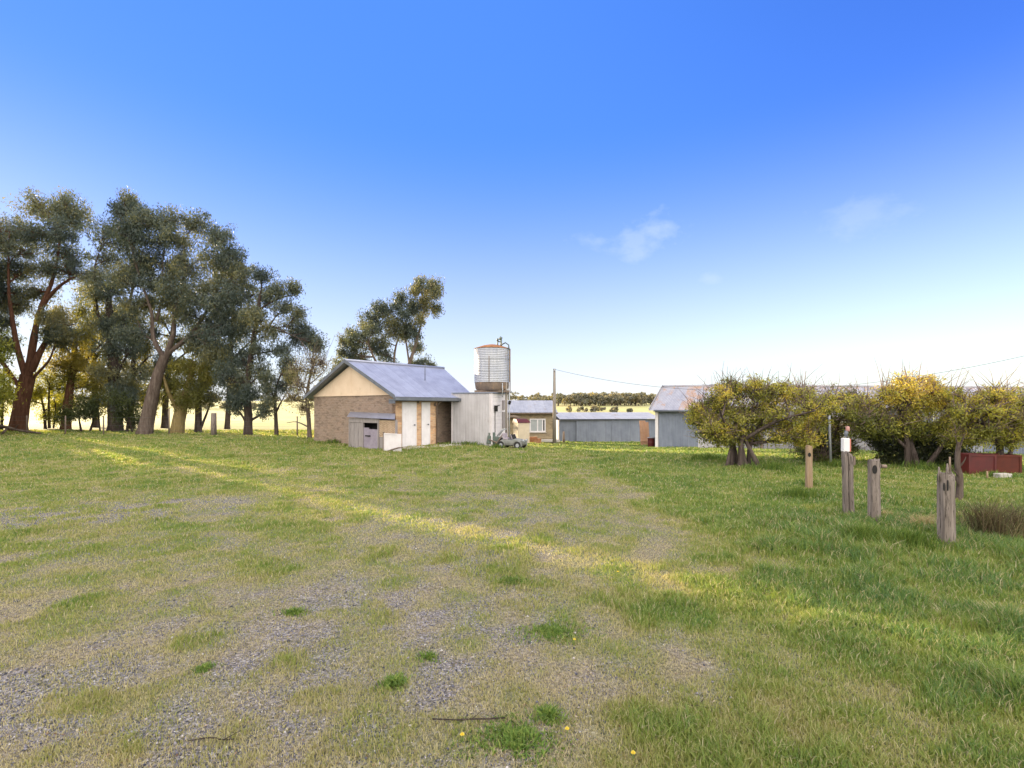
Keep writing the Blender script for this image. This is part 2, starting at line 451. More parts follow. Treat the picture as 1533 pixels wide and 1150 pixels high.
cam = bpy.data.cameras.new('camera'); co = bpy.data.objects.new('camera', cam); COL.objects.link(co)
cam.sensor_width = 36; cam.lens = 36 * F / 1533; cam.shift_y = (HY - 575) / 1533; cam.clip_end = 8000; cam.clip_start = .05
co.location = (0, 0, EYE); co.rotation_euler = (R(90), 0, 0)
scene.camera = co
vs = scene.view_settings
vs.view_transform = 'Standard'; vs.look = 'None'; vs.gamma = 1; vs.exposure = 2.28
scene.render.film_transparent = False
scene.cycles.max_bounces = 6; scene.cycles.transmission_bounces = 4; scene.cycles.diffuse_bounces = 3; scene.cycles.glossy_bounces = 2
scene.cycles.use_denoising = True

# ------------------------------------------------------------------ ground
def masks(x, y):
    """lush: how green the grass is; gravel: how bare the ground is"""
    n1 = fbm(x, y, 2.4, 21); n2 = fbm(x, y, .8, 33); n3 = fbm(x, y, 5.5, 44)
    edge = .1 + .075 * y + (n1 - .5) * 3.0 + (n2 - .5) * 1.6
    right = ss((x - edge) / 2.0)
    left = ss((-x - .9 - .16 * y + (n1 - .5) * 4.5) / 3.0) * ss((y - 3.2) / 2.0) * (.3 + .8 * ss((n2 - .36) * 4))
    far = ss((y - 9.5 + (n3 - .5) * 9) / 8) * (.55 + .35 * ss((n2 - .3) * 3))
    tufts = ss((n2 - .62) * 6) * .7
    nf = fbm(x, y, .42, 131, 4); nv = fbm(x, y, .16, 151, 2)
    raw = np.maximum(np.maximum(right * .95, left * .66), np.maximum(far * .9, tufts * .75))
    raw = np.maximum(raw, .24 + .32 * ss((y - 3.5) / 4.5))
    raw = raw - .30 * ss((n1 - .52) * 5) * ss((4.5 - np.abs(x - 3)) / 3)
    lush = np.clip(.5 + (raw - .5) * .9 + (nf - .5) * 1.25 + (nv - .5) * .55, 0, 1)
    bare = ss((6.5 + (n3 - .5) * 5 - y) / 3.5) * ss((1.1 - x + (n1 - .5) * 2) / 1.2)
    track = ss((2.2 - np.abs(x + .9 - .10 * (y - 4))) / 1.8) * ss((15 - y) / 7) * .85
    patch = ss((3.0 - np.hypot((x + 7.2) / 1.3, (y - 9.2) * 1.3)) / 1.8)
    g1 = ss((fbm(x, y, .27, 61, 4) + (nv - .5) * .3 - .36) * 4)
    wide = ss((13 - y) / 6) * .42
    gravel = np.maximum(np.maximum(np.maximum(bare * .8, track * .7), patch), wide) * (.25 + .72 * g1)
    gravel = np.clip(gravel * (1 - .88 * right) * (1 - .6 * tufts) * (1 - .5 * left), 0, 1)
    gravel = gravel * ss((34 - np.hypot(x, y)) / 8)
    return lush * (1 - .55 * gravel), gravel

def axis(lo, hi, s0, k, c=0.0):
    pts = [c]; p = c
    while p < hi: p += max(s0, k * abs(p - c)); pts.append(p)
    q = c; neg = []
    while q > lo: q -= max(s0, k * abs(q - c)); neg.append(q)
    return np.array(neg[::-1] + pts)

def make_ground():
    xs = axis(-2600, 2600, .14, .022); ys = axis(-40, 3200, .12, .022, 3.0)
    X, Y = np.meshgrid(xs, ys); nx, ny = len(xs), len(ys)
    Z = height(X, Y)
    lush, grav = masks(X, Y)
    v = np.stack([X.ravel(), Y.ravel(), Z.ravel()], 1)
    i = np.arange(ny - 1)[:, None] * nx + np.arange(nx - 1)[None, :]
    q = np.stack([i, i + 1, i + nx + 1, i + nx], -1).reshape(-1, 4)
    r = np.hypot(X, Y)
    field = ss((Y - 38 + 3 * ss((X + 4) / 8)) / 6)
    t = NT('ground')
    p = t.pos()
    lu, gr, fi = t.attr('lush'), t.attr('gravel'), t.attr('field')
    nf = t.noise(p, 34, 5, .7); nm = t.noise(p, 5.0, 5, .6); nb = t.noise(p, .045, 5, .6)
    vor = t.n('ShaderNodeTexVoronoi', i_Scale=62.0); t.l(p, vor.inputs['Vector'])
    sp = t.n('ShaderNodeSeparateColor'); t.l(vor.outputs['Color'], sp.inputs[0])
    stone = t.ramp(sp.outputs[0], [(0, (.035, .035, .05)), (.4, (.12, .116, .145)), (.75, (.25, .24, .27)), (1, (.45, .43, .44))])
    stone = t.mix(t.math('MULTIPLY', t.step(nm, .4, .7), .55), stone, (.21, .17, .12))
    dry = t.ramp(nf, [(.3, (.06, .05, .032)), (.5, (.19, .155, .098)), (.7, (.38, .315, .205))])
    green = t.ramp(nf, [(.3, (.035, .055, .014)), (.5, (.11, .155, .033)), (.7, (.22, .25, .07))])
    col = t.mix(t.math('ADD', lu, t.math('MULTIPLY', t.math('SUBTRACT', nm, .5), .5), True), dry, green)
    col = t.mix(t.math('MULTIPLY', gr, t.step(nf, .38, .52)), col, stone)
    fld = t.ramp(nb, [(.3, (.33, .29, .12)), (.5, (.38, .35, .16)), (.7, (.24, .28, .09))])
    col = t.mix(fi, col, fld)
    bmp = t.math('ADD', t.math('MULTIPLY', nf, .6), t.math('MULTIPLY', vor.outputs['Distance'], .6))
    mat = t.done(t.principled(col, .95, 0, bmp, .6, .03, .15))
    o = np_mesh('ground', v, q, mat, attrs={'lush': lush.ravel(), 'gravel': grav.ravel(), 'field': field.ravel()}, smooth=True)
    tag(o, kind='structure')
make_ground()

# ------------------------------------------------------------------ grass, gravel
def blades(px, py, hgt, wid, tint, lean=.5, seg=True):
    n = len(px)
    pz = height(px, py) - .004
    a = rng.uniform(0, 2 * np.pi, n); b = rng.uniform(0, 2 * np.pi, n)
    le = lean * rng.uniform(.15, 1.3, n) * hgt
    dx, dy = np.cos(a) * wid * .5, np.sin(a) * wid * .5
    lx, ly = np.cos(b) * le, np.sin(b) * le
    v = np.empty((n, 5, 3))
    v[:, 0] = np.stack([px - dx, py - dy, pz], 1); v[:, 1] = np.stack([px + dx, py + dy, pz], 1)
    mx, my, mz = px + lx * .35, py + ly * .35, pz + hgt * .62
    v[:, 2] = np.stack([mx + dx * .75, my + dy * .75, mz], 1); v[:, 3] = np.stack([mx - dx * .75, my - dy * .75, mz], 1)
    v[:, 4] = np.stack([px + lx, py + ly, pz + hgt * np.sqrt(np.clip(1 - (le / hgt * .6) ** 2, .2, 1))], 1)
    i = np.arange(n) * 5
    q = np.stack([i, i + 1, i + 2, i + 3], 1); tr = np.stack([i + 3, i + 2, i + 4], 1)
    return v.reshape(-1, 3), q, tr, np.repeat(tint, 5)

GRASS_STOPS = [(0, (.45, .39, .27)), (.22, (.36, .32, .175)), (.4, (.275, .28, .095)), (.62, (.20, .25, .06)), (.82, (.14, .21, .048)), (1, (.095, .17, .06))]
M['grass'] = leaf_mat('grass_blades', GRASS_STOPS, .35, .55, .25)
NGRASS = 1150000
def grass():
    n = NGRASS
    d = np.exp(rng.uniform(np.log(2.3), np.log(40), n)); s = rng.uniform(-1.07, 1.07, n)
    x = s * d; y = d
    lush, grav = masks(x, y)
    n2 = fbm(x, y, .55, 91); n3 = fbm(x, y, 1.7, 12)
    dens = .50 + .50 * lush
    dens = dens * (1 - .80 * grav) * (.6 + .5 * ss((n2 - .3) * 3))
    keep = rng.random(n) < dens
    # nothing grows inside the buildings
    keep &= ~((x > -10.6) & (x < -1) & (y > 27.5)) 
    x, y, lush, grav, n2, n3, d = (q[keep] for q in (x, y, lush, grav, n2, n3, d))
    k = len(x)
    tall = ss((1.7 - np.hypot((x - 5.4) / 1.5, (y - 6.9))) / 1.1) + ss((x - .9 - .22 * y) / 2.2) * .8 * ss((12 - y) / 4)
    h = (.016 + .026 * lush + .034 * lush * ss((n2 - .5) * 4)) * rng.uniform(.5, 1.5, k) * (1 + 1.5 * tall * lush)
    h = h * (1 + .7 * ss((y - 9) / 12))
    w = np.maximum(.0032 + .0022 * rng.random(k), d * .00115) * (1 + .5 * lush)
    tint = lush * .74 + (n3 - .5) * .25 + rng.normal(0, .12, k) + .06 + .12 * ss(tall)
    tint = np.where(rng.random(k) < .13, rng.uniform(0, .25, k), tint)
    v, q, t, ti = blades(x, y, h, w, np.clip(tint, 0, 1), .75)
    o = np_mesh('grass', v, q, M['grass'], tris=t, attrs={'tint': ti})
    tag(o, 'short mixed green and straw coloured grass over the yard', 'grass', kind='stuff')

def gravel():
    n = 110000
    d = np.exp(rng.uniform(np.log(2.3), np.log(11), n)); s = rng.uniform(-1.05, .6, n)
    x = s * d; y = d
    _, g = masks(x, y)
    keep = rng.random(n) < np.clip(g * 1.0 - .08, 0, 1)
    x, y, d = x[keep], y[keep], d[keep]; k = len(x)
    r = rng.uniform(.0032, .0075, k) * (1 + (rng.random(k) < .06) * .8) * (.8 + .06 * d)
    base = np.array([[1, 0, 0], [0, 1, 0], [-1, 0, 0], [0, -1, 0], [0, 0, .8], [0, 0, -.6]])
    v = base[None] * rng.uniform(.65, 1.3, (k, 6, 1)) * r[:, None, None]
    a = rng.uniform(0, 6.28, k); c, s_ = np.cos(a)[:, None], np.sin(a)[:, None]
    vx = v[..., 0] * c - v[..., 1] * s_; vy = v[..., 0] * s_ + v[..., 1] * c
    v = np.stack([vx + x[:, None], vy + y[:, None], v[..., 2] + (height(x, y) + r * .25)[:, None]], -1).reshape(-1, 3)
    tri = np.array([[0, 1, 4], [1, 2, 4], [2, 3, 4], [3, 0, 4], [1, 0, 5], [2, 1, 5], [3, 2, 5], [0, 3, 5]])
    f = (np.arange(k) * 6)[:, None, None] + tri[None]
    t = NT('gravel_stone')
    col = t.ramp(t.attr('tint'), [(0, (.03, .03, .042)), (.4, (.10, .098, .125)), (.75, (.22, .21, .245)), (.93, (.36, .31, .29)), (1, (.56, .54, .53))])
    m = t.done(t.principled(col, .85, 0, spec=.3))
    o = np_mesh('gravel', v, None, m, tris=f.reshape(-1, 3), attrs={'tint': np.repeat(rng.random(k), 6)})
    tag(o, 'small blue grey gravel stones scattered through the worn grass', 'gravel', kind='stuff')
def litter():
    n = 5200
    d = np.exp(rng.uniform(np.log(2.3), np.log(14), n)); x = rng.uniform(-1.05, 1.05, n) * d; y = d
    k = n; v, t = leaf_cloud(np.stack([x, y, height(x, y) + .012], 1), np.full((k, 3), .004), 1, .022, .0, rng.random(k), 2.6)
    v = v.reshape(-1, 4, 3); c = v.mean(1, keepdims=True); v[..., 2] = c[..., 2] + (v[..., 2] - c[..., 2]) * .35
    m = leaf_mat('fallen_leaf', [(0, (.10, .055, .03)), (.5, (.22, .14, .08)), (.85, (.36, .28, .18)), (1, (.5, .42, .3))], .1, .7, .2)
    o = np_mesh('leaf_litter', v.reshape(-1, 3), np.arange(k * 4).reshape(-1, 4), m, attrs={'tint': t})
    tag(o, 'scattered fallen brown leaves lying in the yard grass', 'leaf litter', kind='stuff')
grass(); gravel()

# ------------------------------------------------------------------ trees
def leaf_cloud(centres, spread, nper, size, droop=.6, tint0=None, aspect=3.0):
    """many small leaves round each centre: centres (k,3), spread (k,3)"""
    k = len(centres); n = k * nper
    c = np.repeat(centres, nper, 0); s = np.repeat(spread, nper, 0)
    g = rng.normal(0, 1, (n, 3)); g /= np.linalg.norm(g, axis=1)[:, None]
    g *= (rng.random((n, 1)) ** .45)
    p = c + g * s
    L = size * rng.uniform(.6, 1.4, n)
    ax = rng.normal(0, 1, (n, 3)); ax[:, 2] -= droop * 2.0
    ax /= np.linalg.norm(ax, axis=1)[:, None]
    o = np.cross(ax, rng.normal(0, 1, (n, 3))); o /= np.linalg.norm(o, axis=1)[:, None] + 1e-9
    a = ax * L[:, None]; b = o * (L / aspect)[:, None]
    v = np.stack([p - a * .5, p + b * .5 - a * .05, p + a * .5, p - b * .5 - a * .05], 1)
    t0 = np.repeat(tint0 if tint0 is not None else rng.random(k), nper)
    tint = np.clip(t0 + rng.normal(0, .12, n), 0, 1)
    return v.reshape(-1, 3), np.repeat(tint, 4)

litter()

def bez(a, b, n=5, bend=.12, up=.0):
    a, b = Vector(a), Vector(b); L = (b - a).length
    m = (a + b) / 2 + Vector((random.uniform(-1, 1), random.uniform(-1, 1), random.uniform(-.3, 1))) * L * bend + Vector((0, 0, up * L))
    return [a * (1 - t) ** 2 + m * 2 * t * (1 - t) + b * t * t for t in [i / (n - 1) for i in range(n)]]

def smooth_path(pts, sub=3):
    out = []
    P = [pts[0]] + list(pts) + [pts[-1]]
    for i in range(1, len(P) - 2):
        for j in range(sub):
            t = j / sub; p0, p1, p2, p3 = P[i - 1], P[i], P[i + 1], P[i + 2]
            out.append(.5 * ((2 * p1) + (p2 - p0) * t + (2 * p0 - 5 * p1 + 4 * p2 - p3) * t * t + (3 * p1 - p0 - 3 * p2 + p3) * t ** 3))
    out.append(pts[-1]); return out

def tree(name, label, cat, base, d, limbs, blobs, bark, leaf, group=None, sub=11, nper=55, leaf_size=.19, fill=2.7, depth=.8, droop=.6, twig=.03, sr=.36, parts=('trunk', 'crown'), aspect=3.0, tshift=0.0, extra_twigs=0, spikes=0):
    """limbs: lists of (px, py, width px[, depth offset m]); blobs: (px, py, rx, ry[, depth off[, tint]]); all seen at distance d"""
    g = onground((base[0] - CX) / F * d, d)
    k = d / F
    root = empty(name, g, label, cat, group)
    tb = MB(); skel = []; TM = 1 if isinstance(bark, list) else 0
    for li, L in enumerate(limbs):
        pts = []; rad = []
        rnd = random.uniform(-1, 1) * .9 if li else 0
        for i, q in enumerate(L):
            off = q[3] if len(q) > 3 else (rnd * i / max(1, len(L) - 1) * depth * 1.6 if li else 0)
            p = at(q[0], q[1], d + off) if off == 0 else at(q[0], q[1], d) + Vector((0, off, 0))
            if li == 0 and i == 0: p = Vector((g.x + (q[0] - base[0]) * k, g.y, g.z - .15))
            pts.append(p); rad.append(q[2] * k / 2)
        sp = smooth_path(pts, 3)
        rr = [float(np.interp(i / 3, range(len(rad)), rad)) for i in range(len(sp))]
        if li == 0: rr[0] *= 1.2; rr[1] *= 1.05
        else: rr = [q * (.85 - .25 * i / len(rr)) for i, q in enumerate(rr)]
        tb.tube(sp, rr, 9, cap=False, rough=.09)
        skel += list(zip(sp, rr))
    cents = []; spr = []; tin = []
    sk = np.array([tuple(p) for p, _ in skel]); skr = np.array([r for _, r in skel])
    for b in blobs:
        px, py, rx, ry = b[:4]
        off = b[4] if len(b) > 4 and b[4] is not None else random.uniform(-1, 1) * depth * (rx + ry) * k * .9
        bt = b[5] if len(b) > 5 else random.uniform(.2, .75)
        c = at(px, py, d) + Vector((0, off, 0))
        rx, ry = rx * k, ry * k; rd = (rx + ry) / 2 * 1.15
        dist = np.linalg.norm(sk - np.array(c), axis=1) + np.where(sk[:, 2] > c.z, 1.0, 0)
        j = int(np.argmin(dist)); a = Vector(sk[j])
        path = bez(a, c, 6, .12); r0 = min(skr[j] * .65, .03 + .012 * dist[j] + .02)
        tb.tube(path, [r0 * (1 - .8 * t / 5) + .008 for t in range(6)], 6, cap=False)
        ns = max(4, int(sub * fill * (.6 + .4 * rx * ry / (.9 * .9)) ))
        for s_ in range(ns):
            g3 = np.random.default_rng(random.randrange(1 << 30)).normal(0, 1, 3); g3 /= np.linalg.norm(g3)
            rr_ = random.uniform(.35, 1.0) if random.random() < .72 else random.uniform(1.0, 1.38)
            q = Vector((c.x + g3[0] * rx * rr_, c.y + g3[1] * rd * rr_, c.z + g3[2] * ry * rr_))
            cents.append(tuple(q)); r_ = random.choice((.6, .8, 1.0, 1.35)) * random.uniform(.85, 1.15) * sr * 1.18
            spr.append((r_ * 1.05, r_ * 1.05, r_ * (1.15 if droop > .4 else .85))); tin.append(min(1, max(0, bt + random.gauss(0, .14) + tshift)))
            if random.random() < .7:
                tp = bez(path[random.randrange(2, 6)], q, 4, .15)
                tb.tube(tp, [twig * .6, twig * .5, twig * .35, twig * .2], 4, cap=False)
            for _ in range(extra_twigs):
                e = q + Vector((random.gauss(0, 1) * r_, random.gauss(0, 1) * r_, abs(random.gauss(.3, .8)) * r_ * 1.4))
                tb.tube(bez(c.lerp(q, .6), e, 4, .12), [twig * .4, twig * .35, twig * .25, twig * .12], 3, mi=TM, cap=False)
        for _ in range(spikes):
            q = c + Vector((random.uniform(-1, 1) * rx, random.uniform(-1, 1) * rd * .6, ry * .5))
            e = q + Vector((random.gauss(0, .12), random.gauss(0, .12), random.uniform(.25, .75)))
            tb.tube(bez(q, e, 4, .06), [twig * .4, twig * .35, twig * .25, twig * .12], 3, mi=TM, cap=False)
    tb.build(parts[0], bark, root)
    v, t = leaf_cloud(np.array(cents), np.array(spr), int(nper * 1.3), leaf_size * .88, droop, np.array(tin), aspect * 1.15)
    q = np.arange(len(v)).reshape(-1, 4)
    np_mesh(parts[1], v, q, leaf, root, attrs={'tint': t})
    return root

def copy_tree(o, parent=None):
    c = o.copy(); COL.objects.link(c)
    if parent is not None: c.parent = parent
    for ch in o.children: copy_tree(ch, c)
    return c

GUM = [(0, (.042, .058, .055)), (.4, (.078, .098, .088)), (.7, (.12, .132, .09)), (1, (.20, .18, .075))]
M['gum'] = leaf_mat('gum_leaves', GUM, .28, .58, .22)
M['gum_olive'] = leaf_mat('olive_gum_leaves', [(0, (.07, .075, .022)), (.5, (.14, .14, .035)), (1, (.26, .22, .055))], .45, .5)
M['wattle'] = leaf_mat('yellow_green_leaves', [(0, (.08, .095, .018)), (.5, (.18, .19, .028)), (1, (.30, .28, .045))], .5, .5)
M['dark_shrub'] = leaf_mat('dark_shrub_leaves', [(0, (.028, .042, .016)), (.5, (.055, .07, .022)), (1, (.10, .11, .03))], .3, .5)
M['pale_twigs'] = leaf_mat('pale_dry_leaves', [(0, (.19, .15, .10)), (.5, (.28, .23, .15)), (1, (.26, .26, .10))], .35, .7)
M['bark_red'] = bark_mat('red_brown_bark', (.07, .035, .022), (.13, .062, .04), (.21, .115, .08))
M['bark_grey'] = bark_mat('grey_gum_bark', (.085, .06, .05), (.15, .115, .095), (.25, .20, .17))
M['bark_dark'] = bark_mat('dark_bark', (.04, .03, .026), (.075, .057, .048), (.14, .105, .088))
M['bark_olive'] = bark_mat('olive_bark', (.16, .12, .05), (.27, .20, .09), (.38, .29, .15))

GT = 'tall gum trees beside the yard'
GB = 'gums standing behind the front row'
T1 = tree('gum_tree', 'huge red-barked gum forking low into several limbs, first in the row beside the fallen branch', 'tree', (26, 645), 39,
    [[(26, 645, 23), (33, 600, 20), (42, 562, 18)],
     [(42, 562, 13), (50, 505, 11), (60, 460, 9), (90, 425, 6), (122, 408, 3)],
     [(40, 566, 12), (29, 525, 9), (22, 470, 7), (20, 425, 5), (24, 350, 3)],
     [(46, 556, 12), (64, 510, 9), (80, 490, 6), (98, 482, 2)],
     [(60, 462, 8), (74, 425, 6), (80, 390, 5), (84, 335, 3)],
     [(37, 590, 8), (8, 540, 7), (-18, 480, 5), (-35, 400, 3)],
     [(50, 565, 5), (76, 540, 4), (87, 516, 3)]],
    [(72, 300, 32, 16), (45, 305, 22, 13), (105, 318, 20, 16), (85, 322, 25, 14), (22, 345, 34, 15), (60, 350, 30, 15), (112, 352, 16, 20), (5, 365, 30, 15), (40, 375, 28, 14),
     (85, 375, 24, 16), (15, 400, 24, 14), (60, 405, 22, 12), (100, 400, 22, 14), (128, 415, 12, 9), (5, 435, 22, 13), (45, 432, 18, 10), (-30, 345, 36, 26), (-45, 400, 38, 26), (-60, 330, 34, 30), (-28, 440, 30, 20),
     (74, 470, 18, 12, None, .9), (88, 478, 12, 10, None, .9), (20, 455, 12, 8), (90, 506, 12, 9), (72, 497, 11, 8), (106, 500, 12, 10)],
    M['bark_red'], M['gum'], GT, sub=12, nper=58, leaf_size=.22, sr=.52, twig=.05)
T2 = tree('gum_tree', 'dark-trunked gum standing between the leaning grey gum and the yellow-green sapling', 'tree', (172, 648), 38,
    [[(172, 648, 20), (172, 600, 17), (170, 545, 14), (166, 500, 11), (162, 440, 7)],
     [(168, 520, 8), (182, 470, 6), (190, 400, 4)], [(167, 510, 7), (150, 470, 5), (150, 400, 3)], [(172, 570, 5), (190, 545, 4), (205, 530, 3)]],
    [(158, 350, 20, 16), (180, 365, 22, 20), (150, 385, 18, 18), (190, 400, 22, 18), (160, 415, 22, 16), (148, 445, 16, 14), (178, 440, 20, 16), (200, 470, 16, 16), (148, 485, 14, 14), (175, 490, 18, 14),
     (165, 525, 18, 14), (195, 525, 18, 14), (165, 558, 14, 9, None, .95), (205, 560, 18, 14), (198, 595, 16, 14), (185, 580, 14, 14)],  # yellow tint on the low blob stands for backlit leaves
    M['bark_dark'], M['gum'], GT, sub=11, nper=50, leaf_size=.22, sr=.5, twig=.045)
tree('gum_tree', 'slim red-trunked gum half hidden behind the bright yellow-green sapling', 'tree', (98, 643), 41,
    [[(98, 643, 13), (102, 600, 11), (108, 555, 8), (114, 500, 5)], [(106, 565, 5), (128, 530, 4), (138, 510, 3)]],
    [(92, 545, 13, 10, None, .9), (112, 545, 13, 10, None, .85), (122, 480, 14, 18), (112, 520, 13, 16), (96, 505, 12, 9), (114, 498, 12, 10), (130, 535, 14, 20, None, .95), (137, 555, 12, 16, None, .95), (105, 560, 12, 12), (140, 505, 12, 12), (128, 575, 12, 10)],  # high tints paint sunlit yellow into the lower leaves
    M['bark_red'], M['gum_olive'], GT, sub=10, nper=46, leaf_size=.22, sr=.48, twig=.04)
T3 = tree('gum_tree', 'leaning grey-barked gum with the largest dome-shaped crown, tallest in the middle of the row', 'tree', (214, 652), 34,
    [[(216, 652, 20), (226, 603, 17), (236, 562, 15), (247, 533, 12)],
     [(246, 537, 10), (233, 508, 8), (233, 470, 6), (224, 435, 5), (212, 390, 3)], [(234, 480, 5), (241, 430, 4), (246, 380, 3)],
     [(248, 535, 10), (262, 500, 8), (266, 468, 6), (280, 430, 5), (286, 370, 3)], [(250, 530, 9), (276, 508, 7), (300, 478, 6), (322, 430, 4), (335, 385, 3)],
     [(235, 512, 4), (214, 500, 3), (204, 480, 2)], [(266, 470, 4), (250, 420, 3), (262, 360, 2)]],
    [(192, 303, 11, 9), (205, 322, 14, 11), (185, 318, 8, 6), (232, 338, 22, 13), (262, 338, 22, 14), (296, 336, 22, 13), (326, 355, 20, 15), (348, 385, 18, 18), (364, 415, 15, 18),
     (212, 352, 20, 15), (245, 368, 24, 16), (282, 366, 24, 17), (315, 385, 22, 18), (340, 420, 20, 18), (362, 450, 18, 18), (222, 392, 22, 16), (258, 402, 24, 16), (296, 405, 24, 18), (322, 430, 22, 18),
     (200, 395, 16, 14), (200, 425, 16, 14), (235, 430, 20, 14), (272, 438, 22, 15), (306, 448, 20, 16), (340, 462, 20, 18), (212, 458, 15, 12), (285, 472, 18, 14), (315, 485, 20, 15), (345, 500, 18, 16), (366, 490, 16, 16),
     (204, 505, 14, 10), (255, 455, 14, 10), (300, 510, 18, 12), (330, 528, 16, 14), (180, 345, 12, 12)],
    M['bark_grey'], M['gum'], GT, sub=13, nper=60, leaf_size=.20, sr=.45, twig=.045)
tree('gum_tree', 'stocky olive-barked gum with low golden foliage, just right of the leaning grey trunk', 'tree', (264, 652), 35,
    [[(264, 652, 19), (270, 618, 16), (282, 582, 11), (290, 540, 6)], [(268, 618, 9), (260, 590, 7), (257, 560, 4)], [(280, 590, 5), (300, 570, 4), (312, 548, 3)]],
    [(262, 552, 14, 10, None, .6), (285, 550, 18, 10, None, .6), (300, 560, 16, 13, None, .7), (282, 580, 18, 14, None, .45), (310, 540, 15, 12, None, .7), (254, 580, 9, 11, None, .4), (300, 592, 13, 14, None, .3), (278, 602, 14, 12, None, .35), (320, 560, 14, 14, None, .5)],
    M['bark_olive'], M['gum_olive'], GT, sub=11, nper=52, leaf_size=.2, sr=.45, twig=.04)
tree('gum_tree', 'thin forked gum sapling nearest left of the grey fence post', 'tree', (297, 653), 36,
    [[(297, 653, 10), (297, 610, 9), (301, 560, 6), (312, 500, 3)], [(299, 645, 5), (311, 618, 4), (319, 598, 3)]],
    [(312, 578, 14, 12), (326, 558, 15, 13), (326, 522, 16, 14), (338, 545, 14, 14), (322, 598, 10, 10, None, .8)],
    M['bark_dark'], M['gum'], GT, sub=10, nper=46, leaf_size=.2, sr=.45, twig=.04)
tree('gum_tree', 'dark straight gum with drooping foliage just right of the grey fence post', 'tree', (371, 657), 33,
    [[(371, 657, 13), (372, 622, 11), (370, 580, 9), (380, 505, 7), (390, 440, 4)], [(371, 638, 5), (356, 620, 4), (338, 608, 3)], [(374, 630, 5), (394, 617, 4), (408, 612, 2)],
     [(382, 500, 5), (410, 490, 4), (445, 505, 2)], [(386, 465, 4), (410, 445, 3), (435, 436, 2)]],
    [(358, 538, 16, 16), (366, 572, 16, 14), (342, 590, 13, 10), (344, 562, 13, 12), (388, 558, 14, 14), (384, 520, 16, 15), (394, 480, 16, 14), (398, 445, 16, 13), (394, 415, 13, 9), (420, 438, 13, 9), (440, 433, 8, 5),
     (426, 462, 14, 10), (412, 495, 16, 14), (436, 488, 14, 12), (446, 510, 13, 10), (420, 525, 14, 8), (456, 498, 8, 7), (468, 512, 7, 7), (478, 520, 5, 9), (450, 472, 7, 7), (348, 608, 10, 6), (360, 600, 12, 8), (385, 590, 12, 12), (376, 470, 12, 12)],
    M['bark_dark'], M['gum'], GT, sub=10, nper=58, leaf_size=.19, sr=.40, twig=.035)
tree('gum_tree', 'young slender dark-stemmed gum between the drooping dark gum and the pale bare tree', 'tree', (414, 659), 32,
    [[(414, 659, 6), (413, 622, 5), (412, 590, 4), (420, 562, 2.5), (432, 545, 1)], [(413, 618, 4), (425, 604, 3), (440, 588, 2)], [(412, 600, 3), (402, 575, 2), (400, 560, 2)]],
    [(432, 543, 9, 7), (424, 555, 9, 7), (403, 585, 12, 9), (420, 578, 12, 9), (436, 572, 10, 8), (408, 604, 9, 5), (404, 565, 9, 7), (445, 560, 9, 8, None, .9), (398, 615, 7, 5)],
    M['bark_dark'], M['gum'], GT, sub=9, nper=48, leaf_size=.18, sr=.36, twig=.03)
tree('pale_tree', 'pale half-bare tree against the left corner of the brick building', 'tree', (464, 662), 30,
    [[(464, 663, 7), (462, 625, 6), (460, 592, 5), (465, 560, 3), (474, 532, 2)], [(463, 640, 3), (440, 632, 2), (420, 634, 1)], [(461, 598, 3), (446, 575, 2), (440, 555, 1)], [(464, 575, 2), (480, 555, 1.5), (488, 530, 1)]],
    [(452, 555, 12, 12), (466, 540, 11, 9), (456, 578, 13, 8), (442, 598, 9, 6), (470, 598, 7, 9), (474, 560, 8, 9), (452, 612, 8, 5), (482, 545, 6, 7)],
    M['bark_grey'], M['pale_twigs'], sub=9, nper=20, leaf_size=.14, sr=.36, twig=.035, extra_twigs=3)
tree('gum_tree', 'lone spreading gum with a golden tip rising behind the brick building roof', 'tree', (596, 655), 46,
    [[(596, 655, 15), (596, 620, 13), (597, 590, 11)], [(597, 594, 8), (612, 548, 7), (625, 508, 5), (633, 475, 4), (640, 440, 3)], [(596, 594, 7), (590, 550, 5), (593, 518, 4), (603, 490, 2)],
     [(594, 595, 7), (568, 548, 5), (556, 518, 3)], [(613, 545, 4), (606, 505, 3), (600, 470, 2)]],
    [(628, 428, 12, 7), (648, 426, 8, 7), (655, 440, 6, 7), (638, 448, 11, 9, None, .95), (634, 462, 9, 9, None, .95), (652, 462, 6, 7), (630, 480, 8, 8, None, .8), (592, 458, 12, 6), (572, 464, 12, 7), (554, 474, 12, 8), (544, 488, 11, 8), (524, 498, 9, 8), (514, 512, 8, 8),
     (536, 512, 12, 9), (562, 496, 13, 9), (586, 482, 13, 9), (608, 474, 10, 9), (558, 522, 11, 7), (540, 536, 8, 6), (602, 502, 8, 7), (622, 500, 7, 8), (510, 528, 5, 5), (576, 512, 10, 8), (616, 455, 9, 7), (600, 444, 6, 4), (580, 545, 9, 6), (605, 570, 10, 6), (590, 575, 10, 6), (560, 485, 14, 10), (578, 470, 13, 9), (548, 505, 14, 10), (530, 520, 11, 8), (572, 530, 12, 8), (600, 490, 11, 9), (618, 465, 10, 9), (640, 432, 10, 7), (625, 440, 11, 7), (588, 500, 12, 9), (622, 520, 8, 7), (528, 535, 9, 7), (612, 490, 9, 9)],
    M['bark_grey'], M['gum'], sub=9, nper=46, leaf_size=.24, sr=.42, twig=.04)
tree('gum_tree', 'small dark treetop showing over the brick building ridge near the vent pipe', 'tree', (636, 650), 52,
    [[(636, 650, 8), (636, 600, 6), (637, 555, 3)], [(636, 590, 3), (624, 560, 2)]],
    [(620, 545, 6, 4), (634, 542, 7, 5), (646, 548, 6, 4), (626, 552, 7, 5), (640, 556, 8, 5)],
    M['bark_dark'], M['gum'], sub=8, nper=40, leaf_size=.24, sr=.42, twig=.04)
